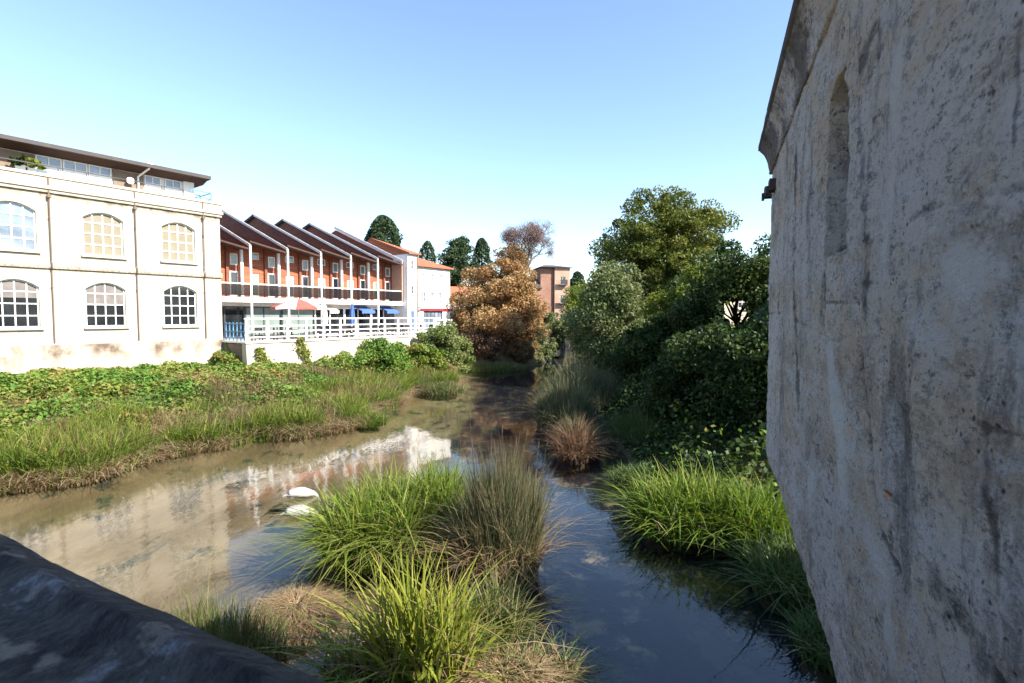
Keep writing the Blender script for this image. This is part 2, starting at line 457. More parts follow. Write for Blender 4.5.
def disk(n, r, sq=(1, 1), pw=.5):
    a = rng.uniform(0, 2 * math.pi, n); rr = r * rng.uniform(0, 1, n) ** pw
    return np.cos(a) * rr * sq[0], np.sin(a) * rr * sq[1], a, rr / max(r, 1e-6)

def clump(name, label, cat, loc, r, n, h, w, mat, lean=(.1, .7), sq=(1, 1), tint=(0, 1), group=None, segs=5, tipdry=.25, dead=.0, top=None, soil=True, out=1.0, droop=.5):
    root = thing(name, label, cat, loc, 0, group)
    x, y, a, rr = disk(n, r, sq)
    az = a + rng.normal(0, 1.5, n)
    nn = fbm(x * 1.6 + loc[0] * 3, y * 1.6 + loc[1] * 3, 3, 5)
    hh = h * rng.uniform(.45, 1.12, n) * (.5 + 1.0 * nn) * (1 - .3 * rr ** 2)
    ln = rng.uniform(lean[0], lean[1], n) * (.4 + .8 * out * rr); wild = rng.uniform(0, 1, n) < (.12 if w > .03 else .02); ln = np.where(wild, ln + rng.uniform(.3, 1.2, n), ln)
    pos = np.stack([x, y, np.full(n, -.05)], -1)
    ww = w * rng.uniform(.6, 1.3, n)
    tn = np.clip(rng.uniform(tint[0], tint[1], n) * .7 + nn * .35 - .05, 0, 1)
    v, f, t = blades(n, pos, hh, ww, az, ln, segs, tn, droop, tipdry)
    mesh_np('leaves', v, f, mat, root, t)
    if dead > 0:
        m = int(n * dead); x, y, a, rr = disk(m, r * 1.0, sq, .4)
        pos = np.stack([x, y, np.full(m, -.04)], -1)
        v, f, t = blades(m, pos, h * rng.uniform(.25, .7, m), np.full(m, w * .8), a + rng.normal(0, 1.6, m), rng.uniform(.1, 1.3, m), 4, rng.uniform(0, 1, m), .45)
        mesh_np('dead_leaves', v, f, M['dead'], root, t)
    if top:   # brown seed heads / flower spikes
        m = top; x, y, a, rr = disk(m, r * .9, sq)
        b = B()
        for i in range(m):
            hz = h * random.uniform(.85, 1.12); lx = math.cos(a[i]) * .12 * rr[i] * hz; ly = math.sin(a[i]) * .12 * rr[i] * hz
            b.tube([(x[i], y[i], 0), (x[i] + lx, y[i] + ly, hz)], [.006, .004], 4)
            b.tube([(x[i] + lx, y[i] + ly, hz - .1), (x[i] + lx * 1.05, y[i] + ly * 1.05, hz + .06)], [.013, .008], 5)
        b.build('seed_heads', M['bark'], root)
    if soil:
        b = B(); k = 14; vs = [(0, 0, .12)]; fs = []
        for ring, (rf, z) in enumerate(((.35, .06), (.62, -.03), (.75, -.35))):
            for i in range(k):
                q = 2 * math.pi * i / k; j = 1 + .12 * math.sin(3 * q + loc[0])
                vs.append((math.cos(q) * r * rf * j * sq[0], math.sin(q) * r * rf * j * sq[1], z))
        for i in range(k): fs.append((0, 1 + i, 1 + (i + 1) % k))
        for ring in range(2):
            for i in range(k): fs.append((1 + ring*k + i, 1 + (ring+1)*k + i, 1 + (ring+1)*k + (i+1)%k, 1 + ring*k + (i+1)%k))
        b.add(vs, fs).build('root_mat', M['rootmat'], root, smooth=True)
    return root
M['rootmat'] = plain('root_mat_mud', (.07, .05, .032), .95, .1, .4, 6, bump=.8)

def leaves(c, size, up=.4, asp=.6, tint=None):
    """c (n,3) centres -> rhombic leaf quads"""
    n = len(c)
    nr = rng.normal(0, 1, (n, 3)); nr[:, 2] += up * 2; nr /= np.linalg.norm(nr, axis=1, keepdims=True)
    a = np.cross(nr, rng.normal(0, 1, (n, 3))); a /= np.linalg.norm(a, axis=1, keepdims=True) + 1e-9
    b = np.cross(nr, a)
    s = (size * rng.uniform(.6, 1.35, n))[:, None]
    v = np.stack([c + a * s, c + b * s * asp - a * s * .1, c - a * s, c - b * s * asp - a * s * .1], 1).reshape(-1, 3)
    f = np.arange(n * 4).reshape(-1, 4)
    if tint is None: tint = rng.uniform(0, 1, n)
    return v, f, np.repeat(tint, 4)

def crown_points(R3, zc, ncl, nl, crad, shell=.55, seed=1, lob=.3, low=-1.0, flat=1.0, inner=False):
    """clusters in an uneven ellipsoid; returns leaf centres, cluster tint, cluster centres"""
    d = rng.normal(0, 1, (ncl, 3)); d /= np.linalg.norm(d, axis=1, keepdims=True)
    d[:, 2] = np.where(d[:, 2] < low, -d[:, 2], d[:, 2])
    az = np.arctan2(d[:, 1], d[:, 0]); el = d[:, 2]
    lobes = 1 - lob + lob * 2 * vnoise(az * 1.6 + seed * 13.7 + 20, el * 2.2 + seed * 3.1 + 20, seed)
    rr = (rng.uniform(0, 1, ncl) ** shell) * lobes
    cc = d * rr[:, None] * np.array(R3)[None] + np.array([0, 0, zc])
    per = rng.integers(0, ncl, nl)
    q = rng.normal(0, 1, (nl, 3)); q /= np.linalg.norm(q, axis=1, keepdims=True)
    cr = crad * rng.uniform(.55, 1.3, ncl)
    q *= (rng.uniform(.2, 1, nl) ** .45)[:, None] * cr[per][:, None]
    q[:, 2] *= .72 * flat
    ct = rng.uniform(-.28, .28, ncl)
    return cc[per] + q, ct[per], cc

def tree(name, label, loc, height, rad, base, mat, ncl=90, nl=26000, leaf=.15, crad=None, cat='tree', bark='bark', trunk=.22, group=None,
         lob=.3, shell=.45, up=.4, asp=.6, tint=(.1, .9), limbs=14, seed=1, low=-1.0, ry=None, asym=0, hole=None, droop=0):
    root = thing(name, label, cat, loc, random.uniform(0, 0.01), group)
    zc = (height + base) / 2; rz = (height - base) / 2
    crad = crad or rad * .27
    c, ct, cc = crown_points((rad - crad * .6, (ry or rad) - crad * .6, rz - crad * .4), zc, ncl, nl, crad, shell, seed, lob, low)
    if hole is not None: c, ct = hole(c, ct)
    tn = np.clip(rng.uniform(tint[0], tint[1], len(c)) * .75 + ct + .12, 0, 1)
    if droop:   # hanging willow strands: leaves pulled into vertical strings
        m = len(c); c = c.copy(); c[:, 0] = np.round(c[:, 0] / .22) * .22 + rng.normal(0, .035, m); c[:, 1] = np.round(c[:, 1] / .22) * .22 + rng.normal(0, .035, m)
        c[:, 0] += .08 * np.sin(c[:, 2] * 2 + c[:, 1] * 9)
    v, f, t = leaves(c, leaf, up, asp, tn)
    mesh_np('crown', v, f, mat, root, t)
    b = B(); th = base + (height - base) * .55
    pts = [(0, 0, -.6), (0.05 * rad, 0, base * .6), (-.04 * rad, .03 * rad, (base + th) / 2), (0, 0, th)]
    b.tube(pts, [trunk * 1.35, trunk, trunk * .75, trunk * .3], 9)
    for k in range(limbs):
        e = Vector(cc[k % len(cc)]); s0 = Vector((0, 0, random.uniform(base * .7, th * .9)))
        s0.z = min(s0.z, max(e.z - .3, base * .5)); mid = (s0 + e) / 2 + Vector((0, 0, .12 * rad))
        b.tube([s0, mid, e], [trunk * .42, trunk * .25, trunk * .07], 5)
    b.build('trunk', M[bark], root, smooth=True)
    return root

# ------------------------------------------------------------------ river and terrain
left_bank_px = [(0, 492), (87, 482), (162, 457), (212, 450), (250, 441), (300, 438), (348, 430), (371, 414), (395, 407), (408, 394), (455, 388)]
bank_l = [ground_at(*p).xy for p in left_bank_px]
bank_l = [Vector((-60, 6)), Vector((-24, 14.5))] + bank_l + [Vector((-6.0, 47)), Vector((-5.6, 56)), Vector((-1.0, 55)), Vector((3.2, 57)), Vector((5.2, 72)), Vector((8.5, 92)), Vector((14, 104))]
bank_r = [Vector((19, 100)), Vector((15, 78)), Vector((9.5, 62)), Vector((8.0, 48)), Vector((5.2, 38)), Vector((4.6, 28)), Vector((4.4, 20)), Vector((4.3, 16)),
          Vector((5.4, 13)), Vector((6.2, 10.5)), Vector((6.6, 7)), Vector((6.8, 2)), Vector((7, -30)), Vector((-60, -30))]
poly = np.array([list(p) for p in bank_l + bank_r])

def poly_sdf(x, y):
    d = np.full(x.shape, 1e9); inside = np.zeros(x.shape, bool)
    n = len(poly)
    for i in range(n):
        a = poly[i]; b = poly[(i + 1) % n]; e = b - a
        wx = x - a[0]; wy = y - a[1]
        t = np.clip((wx * e[0] + wy * e[1]) / (e @ e), 0, 1)
        d = np.minimum(d, (wx - t * e[0]) ** 2 + (wy - t * e[1]) ** 2)
        c = ((a[1] <= y) & (b[1] > y)) | ((b[1] <= y) & (a[1] > y))
        with np.errstate(divide='ignore', invalid='ignore'):
            xi = a[0] + (y - a[1]) / (b[1] - a[1]) * (b[0] - a[0])
        inside ^= c & (x < xi)
    return np.sqrt(d) * np.where(inside, -1, 1)   # <0 in the river

ang = math.atan2(388, 520)                       # the row of buildings runs 36.7 degrees right of the view
U = Vector((math.sin(ang), math.cos(ang)))       # along the facades
N = Vector((-math.cos(ang), math.sin(ang)))      # away from the river
FR = math.atan2(U.y, U.x)
def F(s, D, z=0): return Vector((U.x * s + N.x * D, U.y * s + N.y * D, z))

def land_height(x, y):
    d = poly_sdf(x, y)
    s = x * U.x + y * U.y; D = x * N.x + y * N.y
    nz = fbm(x * .35, y * .35, 4, 3)
    left = .12 + 1.75 * sstep(.3, 9, d) + .5 * (nz - .5) * sstep(1, 4, d)
    behind = sstep(33.6, 37.5, np.where(s > 16.0, D + .6, D - 2.2))
    left = left * (1 - behind) + 3.7 * behind
    left = left + sstep(50, 140, D) * 9
    right = .15 + 3.6 * sstep(.5, 13, d) + .6 * (nz - .5) * sstep(1, 4, d) + sstep(20, 120, d) * 10
    far = sstep(120, 320, y) * 10
    isr = x > np.interp(y, [-30, 13, 30, 60, 100, 200], [2, 2, 2, 5, 15, 25])
    z = np.where(isr, right, left) + far
    bed = -.3 * sstep(0, .25, -d) - .3 * sstep(0.2, 2.2, -d) + .14 * (fbm(x * .7, y * .5, 4, 9) - .5)
    return np.where(d < 0, bed, z), d

def axis(segs):
    out = []
    for a, b, st in segs: out += list(np.arange(a, b, st))
    out.append(segs[-1][1]); return np.array(out)
gx = axis([(-1500, -200, 130), (-200, -60, 10), (-60, -26, 1.5), (-26, 24, .45), (24, 60, 1.5), (60, 200, 10), (200, 1500, 130)])
gy = axis([(-300, -20, 35), (-20, 4, 2), (4, 62, .5), (62, 130, 1.5), (130, 300, 15), (300, 2500, 150)])
X, Y = np.meshgrid(gx, gy)
Z, Dd = land_height(X, Y)
nx, ny = len(gx), len(gy)
idx = np.arange(nx * ny).reshape(ny, nx)
fq = np.stack([idx[:-1, :-1], idx[:-1, 1:], idx[1:, 1:], idx[1:, :-1]], -1).reshape(-1, 4)
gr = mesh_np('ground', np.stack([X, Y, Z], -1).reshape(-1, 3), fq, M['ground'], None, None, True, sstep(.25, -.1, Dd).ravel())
set_props(gr, 'earth banks and sandy river bed', None, None, 'structure')
wv = np.array([(-200, -100, 0), (120, -100, 0), (120, 140, 0), (-200, 140, 0)]); 
wt = mesh_np('water', wv, np.array([[0, 1, 2, 3]]), M['water'])
set_props(wt, 'calm shallow river water reflecting the sky', None, None, 'structure')

# ------------------------------------------------------------------ building helpers
def arch_top(x, xa, xb, zs, rise):
    t = (x - (xa + xb) / 2) / ((xb - xa) / 2)
    return zs + rise * (1 - t * t)

def wall_open(b, x0, x1, z0, z1, ops, depth=.2, y=0.0):
    """front face of a wall at y with openings (xa, xb, zb, zs, rise) and their reveals"""
    cuts = {x0, x1}
    for xa, xb, zb, zs, rise in ops:
        k = 10 if rise else 1
        for i in range(k + 1): cuts.add(round(xa + (xb - xa) * i / k, 5))
    cuts = sorted(cuts)
    for a, c in zip(cuts[:-1], cuts[1:]):
        m = (a + c) / 2
        here = sorted([o for o in ops if o[0] < m < o[1]], key=lambda o: o[2])
        la, lc = z0, z0
        for xa, xb, zb, zs, rise in here:
            b.add([(a, y, la), (c, y, lc), (c, y, zb), (a, y, zb)], [(0, 1, 2, 3)])
            ta, tc_ = (arch_top(a, xa, xb, zs, rise), arch_top(c, xa, xb, zs, rise)) if rise else (zs, zs)
            b.add([(a, y, ta), (c, y, tc_), (c, y + depth, tc_), (a, y + depth, ta)], [(0, 1, 2, 3)])
            b.add([(a, y, zb), (c, y, zb), (c, y + depth, zb), (a, y + depth, zb)], [(0, 1, 2, 3)])
            la, lc = ta, tc_
        b.add([(a, y, la), (c, y, lc), (c, y, z1), (a, y, z1)], [(0, 1, 2, 3)])
    for xa, xb, zb, zs, rise in ops:
        for xx in (xa, xb): b.add([(xx, y, zb), (xx, y + depth, zb), (xx, y + depth, zs), (xx, y, zs)], [(0, 1, 2, 3)])

def window(parent, xa, xb, zb, zs, rise, y, cols, rows, fmat, pmat, bar=.05, blind=None, sill=True, fr=.07, name='window', label=None):
    """window frame with glazing bars; pane, blind and sill are its children"""
    b = B(); n = 10 if rise else 1; w = xb - xa
    top = zs + rise
    tp = lambda x: arch_top(x, xa, xb, zs, rise) if rise else zs
    b.box(xa, xa + fr, y, y + .07, zb, zs); b.box(xb - fr, xb, y, y + .07, zb, zs); b.box(xa + fr, xb - fr, y, y + .07, zb, zb + fr)
    for i in range(n):
        a = xa + w * i / n; c = xa + w * (i + 1) / n
        b.prism([(a, tp(a) - fr), (c, tp(c) - fr), (c, tp(c)), (a, tp(a))], y + .001, y + .071)
    for i in range(1, cols):
        x = xa + w * i / cols; b.box(x - bar / 2, x + bar / 2, y + .01, y + .06, zb + fr, tp(x) - fr * .6)
    for j in range(1, rows):
        z = zb + (top - zb) * j / rows
        if z < tp(xa) - .03 or not rise: b.box(xa + fr, xb - fr, y + .012, y + .058, z - bar / 2, z + bar / 2)
        else:
            hw = w / 2 * math.sqrt(max(0, 1 - (z - zs) / rise)); m = (xa + xb) / 2
            b.box(m - hw + .05, m + hw - .05, y + .012, y + .058, z - bar / 2, z + bar / 2)
    o = b.build(name, fmat, parent)
    if label: o['label'] = label
    p = B(); pts = [(xa, zb), (xb, zb)] + [(xb - w * i / n, tp(xb - w * i / n)) for i in range(n + 1)]
    p.prism(pts, y + .045, y + .055) if not rise else p.prism([(xa, zb), (xb, zb)] + [(xb - w * i / n, tp(xb - w * i / n)) for i in range(n + 1)], y + .045, y + .055)
    p.build('pane', pmat, o)
    if blind:
        zc = zb + (top - zb) * blind
        q = B(); q.prism([(xa + fr, zc), (xb - fr, zc)] + [(xb - fr - (w - 2*fr) * i / n, tp(xb - fr - (w - 2*fr) * i / n) - fr * .5) for i in range(n + 1)], y + .034, y + .0445)
        q.build('blind', M['blind_grey'], o)
    if sill:
        B().box(xa - .12, xb + .12, y - .28, y + .03, zb - .12, zb - .002).build('sill', M['sill'], o)
    return o

def ss(px, D):   # distance along the facade of the point seen at pixel column px on the plane D
    th = math.atan((px - 512) / FPX); return D / math.tan(ang - th)

# ------------------------------------------------------------------ old mill (cream stone, arched windows)
S0, D0 = -8.0, 36.0
mill = thing('mill_building', 'cream stone mill with tall arched windows and a set-back top floor', 'building', F(S0, D0, 0), FR)
X1 = 16.15 - S0
upper = []; lower = []
for c in (-5.2, -1.4, 2.35, 6.13, 9.9, 13.7):
    c -= S0; hw = .93
    upper.append((c - hw, c + hw, 8.87, 10.92, .36)); lower.append((c - hw, c + hw, 4.9, 7.0, .38))
b = B()
wall_open(b, 0, X1, 3.95, 11.95, upper + lower, .24, 0)
b.box(0, X1, .26, 14, .0, 11.9)           # mass behind the openings
b.add([(0, 0, 3.95), (0, .3, 3.95), (0, .3, 11.95), (0, 0, 11.95)], [(0, 1, 2, 3)])
b.add([(X1, 0, 3.95), (X1, .3, 3.95), (X1, .3, 11.95), (X1, 0, 11.95)], [(0, 1, 2, 3)])
b.build('wall', M['mill'], mill)
b = B()                                     # rough base, slightly battered
b.prism([(-.10, 4.0), (-.22, 2.6), (-.45, .2), (.28, .2), (.28, 4.0)], -.05, X1 + .05, axis='x')
b.build('plinth', M['mill'], mill)
b = B(); b.box(-.03, X1 + .06, -.10, .25, 8.0, 8.2); b.box(-.03, X1 + .05, -.06, .25, 8.2, 8.3); b.build('string_course', M['mill'], mill)
b = B(); b.box(-.06, X1 + .10, -.12, .3, 11.95, 12.12); b.box(-.1, X1 + .16, -.2, .3, 12.12, 12.3); b.box(-.04, X1 + .1, -.1, .35, 12.3, 12.75); b.box(-.08, X1 + .14, -.16, .4, 12.75, 12.9)
b.box(-.04, .35, .4, 14, 11.9, 12.9); b.box(X1 - .3, X1 + .1, .4, 14, 11.9, 12.9)
b.build('parapet', M['mill'], mill)
# slim pilaster breaks and drainpipes
for s_ in (3.85, 7.58, 11.4, 15.1):
    x = s_ - S0
    b = B(); b.tube([(x, -.14, 12.75), (x, -.14, 8.4), (x, -.22, 8.3), (x, -.22, 8.0), (x, -.1, 7.9), (x, -.1, 4.05)], .032, 7); b.box(x - .08, x + .08, -.25, -.1, 11.68, 11.85)
    for zz in (10.6, 7.0): b.box(x - .05, x + .05, -.13, .0, zz, zz + .04)
    b.build('drainpipe', M['pipe'], mill)
for i, (u_, l_) in enumerate(zip(upper, lower)):
    if i <= 3: window(mill, *u_, .14, 4, 4, M['white'], M['glass_blue'], .07)
    else: window(mill, *u_, .14, 4, 4, M['white'], M['blind'], .07, label='arched window with cream blinds')
    bl = {4: .5, 3: .62}.get(i)
    window(mill, *l_, .14, 4, 4, M['white'], M['glass_dark'], .055, blind=bl)
# top floor, set back behind the parapet
px0 = -6 - S0; px1 = 15.15 - S0; yy = 1.25
b = B(); b.box(px0, px1, yy + .1, 11, 12.0, 14.2); b.build('penthouse_wall', M['white'], mill)
b = B(); b.prism([(yy - .85, 14.48), (yy - .85, 14.6), (6, 15.3), (11.6, 14.6), (11.6, 14.45)], px0 - .3, px1 + .62, axis='x'); b.build('roof', M['roofdark'], mill)
b = B(); b.box(px0 - .31, px1 + .63, yy - 1.09, yy - .852, 14.36, 14.57); b.box(px1 + .622, px1 + .66, yy - .85, 11, 14.36, 14.57); b.build('fascia', M['roofdark'], mill)
b = B(); b.tube([(px0 - .3, yy - .95, 14.48), (px1 + .6, yy - .95, 14.48)], .055, 7); b.build('gutter', M['fascia'], mill)
b = B(); b.prism([(yy - .84, 14.42), (yy - .84, 14.478), (11.5, 14.44), (11.5, 14.2), (yy + .05, 14.15)], px0 - .28, px1 + .6, axis='x'); b.build('soffit', M['soffit'], mill)
def pxs(p, D=37.2): return ss(p, D) - S0
for (a, c, kind) in ((-8, 43, 't'), (43, 69, 'w'), (70, 94, 'w'), (95, 117.5, 'w'), (119, 149, 't'), (150, 166, 'w'), (170, 186, 'w')):
    xa = max(pxs(a), px0 + .1) if a > 0 else px0 + .1; xc = pxs(c)
    if kind == 't':
        B().box(xa, xc, yy + .02, yy + .12, 12.9, 14.1).build('timber_panel', M['timber'], mill)
    else:
        o = window(mill, xa, xc, 12.7, 14.12, 0, yy - .0, 2, 1, M['white'], M['glass_blue'], .05, sill=False, fr=.06); B().box(xa + .06, xc - .06, yy + .035, yy + .0445, 12.76, 13.68).build('net_curtain', M['white'], o)
B().box(pxs(188), px1 + .02, yy - .02, yy + .2, 12.8, 14.2).build('corner_post', M['white'], mill)
b = B(); x = pxs(143); b.tube([(x + .35, yy - .95, 14.5), (x + .3, yy - .95, 14.3), (x, yy - .1, 13.9), (x, yy - .1, 12.9)], .055, 8); b.box(x + .2, x + .5, yy - 1.04, yy - .88, 14.36, 14.64)
b.build('rainwater_pipe', M['white_metal'], mill)
# parapet rail, top floor terrace
b = B(); 
for (a, c) in ((3, 188),):
    xa, xc = pxs(a, 36.3), pxs(c, 36.3)
    b.bar((xa, .35, 13.42), (xc, .35, 13.42), .05); n = int((xc - xa) / 1.2)
    for i in range(n + 1): b.bar((xa + (xc - xa) * i / n, .35, 12.85), (xa + (xc - xa) * i / n, .35, 13.42), .035)
b.build('terrace_rail', M['dark'], mill)
b = B(); xa, xc = pxs(193, 36.5), X1 - .35
for (p, q) in (((xa, .3), (xc, .3)), ((xc, .3), (xc, 3.5)), ((xa, 1.6), (xc, 1.6))):
    for zz in (13.5, 13.1): b.bar((*p, zz), (*q, zz), .045)
for p in ((xa, .3), (xc, .3), (xc, 1.9), (xc, 3.5), (xa, 1.6)): b.bar((*p, 12.85), (*p, 13.5), .045)
b.build('blue_rail', M['bluerail'], mill)
# satellite dish on the timber panel
x = pxs(135.5, 37); b = B(); vs = [(x, yy - .28, 13.55)]; fs = []; k = 16
for rr_, dy in ((.11, -.27), (.2, -.23)):
    for i in range(k):
        q = 2 * math.pi * i / k; vs.append((x + math.cos(q) * rr_, yy + dy - .06, 13.55 + math.sin(q) * rr_))
for i in range(k): fs.append((0, 1 + i, 1 + (i + 1) % k)); fs.append((1 + i, 1 + k + i, 1 + k + (i + 1) % k, 1 + (i + 1) % k))
b.add(vs, fs); b.bar((x, yy - .3, 13.5), (x, yy + .03, 13.4), .04); b.bar((x, yy - .3, 13.35), (x, yy - .62, 13.5), .025); b.build('satellite_dish', M['white'], mill)
# planted boxes behind the parapet
def shrub(name, label, loc, r, mat, n=2500, leaf=.05, cat='plant', h=None, group=None, tint=(0, 1), lob=.3):
    root = thing(name, label, cat, loc, 0, group)
    h = h or r * 1.6
    c, ct, cc = crown_points((r * .8, r * .8, h * .45), h * .5, 14, n, r * .35, .5, 3, lob)
    v, f, t = leaves(c, leaf, .4, .6, np.clip(rng.uniform(tint[0], tint[1], n) + ct, 0, 1))
    mesh_np('foliage', v, f, mat, root, t)
    b = B()
    for k in range(5): b.tube([(0, 0, -.05), tuple(cc[k] * .5), tuple(cc[k])], [r * .06, r * .04, r * .015], 5)
    b.build('stem', M['bark'], root)
    return root
for (p, r_, m_, lab) in ((27, .42, 'darkgreen', 'dark bushy pot plant on the roof terrace of the cream mill'), (39, .36, 'yellowgreen', 'yellow leaved pot plant on the roof terrace beside the dark one'), (48, .2, 'yellowgreen', 'smallest yellowish plant on the mill roof terrace')):
    w = F(ss(p, 36.75), 36.75, 12.93)
    shrub('potted_shrub', lab, w + Vector((0, 0, .25)), r_, M[m_], 900, .07)
    B().prism([(-.18, 0), (.18, 0), (.22, .3), (-.22, .3)], -.2, .2).build('plant_pot', M['planter'])
    o = COL.objects[-1] if False else bpy.data.objects[[x.name for x in bpy.data.objects if x.name.startswith('plant_pot')][-1]]
    o.location = w - Vector((0, 0, .02)); o.rotation_euler = (0, 0, FR)
    set_props(o, 'grey blue pot under the %s on the mill roof terrace' % ('dark bushy plant' if p == 27 else 'yellow leaved plant' if p == 39 else 'smallest plant'), 'pot')
B().box(0, X1, 1.3, 1.35, 0, .1) if False else None
# slab for the roof terrace
B().box(.1, X1 - .1, .28, 12, 11.9, 12.91 - .05).build('roof_slab', M['deck'], mill)

# ------------------------------------------------------------------ terrace (retaining wall, deck, railing)
TD = 32.8; TS0 = 16.1; TS1 = 33.4
tw = thing('terrace_wall', 'long pale river wall carrying the cafe terrace', 'wall', F(TS0, TD, 0), FR)
b = B(); L = TS1 - TS0
b.prism([(0, 3.78), (-.12, 2.2), (-.3, -.6), (.5, -.6), (.5, 3.78)], .0, L, axis='x'); b.build('wall', M['twall'], tw)
b = B(); b.box(.02, .5, .55, 3.6, -.6, 3.72); b.build('return_wall', M['brickbrown'], tw)
b = B(); b.box(-.06, L, -.1, .45, 3.782, 3.9); b.box(-.06, .5, .452, 3.4, 3.78, 3.88); b.build('coping', M['white'], tw)
# further bank wall beyond the terrace
dk = B(); dk.box(.45, L + 2.2, .4, 9.0, 3.0, 3.8)
o = dk.build('terrace_paving', M['deck']); o.location = F(TS0, TD, 0); o.rotation_euler = (0, 0, FR); set_props(o, 'paved cafe terrace deck', None, None, 'structure')

rl = thing('terrace_railing', 'white four-bar railing along the cafe terrace edge', 'railing', F(TS0, TD, 3.9), FR)
npost = 15; pitch = 1.37
for i in range(npost):
    x = .12 + i * pitch if i else .12
    if x > L: break
    B().box(x - .07, x + .07, .1, .22, 0, 1.38).build('post', M['white_metal'], rl)
b = B()
b.box(.0, L, .06, .24, 1.3 + .082, 1.47)
b.build('handrail', M['white_metal'], rl)
for z_ in (.2, .56, .92):
    B().box(.04, L - .02, .14, .18, z_, z_ + .075).build('rail', M['white_metal'], rl)
rr = thing('terrace_railing', 'short blue grey railing on the brown return wall beside the mill', 'railing', F(TS0, TD, 3.88), FR)
for z_ in (.15, .6, 1.1): B().box(.22, .26, .5, 3.3, z_, z_ + .06).build('rail', M['bluerail'], rr)
for y_ in (.6, 1.1, 1.6, 2.1, 2.6, 3.1): B().box(.21, .27, y_, y_ + .05, 0, 1.2).build('post', M['bluerail'], rr)
r2 = thing('terrace_railing', 'low white railing running on past the red shop sign', 'railing', F(TS1, TD + .6, 3.9), FR)
for i in range(3): B().box(i * 1.0, i * 1.0 + .1, .1, .2, -1.0, 1.2).build('post', M['white_metal'], r2)
for z_ in (.3, .75, 1.2): B().box(-.3, 2.2, .12, .18, z_, z_ + .08).build('rail', M['white_metal'], r2)
w2 = thing('bank_wall', 'far end of the river wall under the low white railing', 'wall', F(TS1, TD + .5, 0), FR)
B().box(.0, 2.3, .0, .5, -.6, 3.6).build('wall', M['twall'], w2)

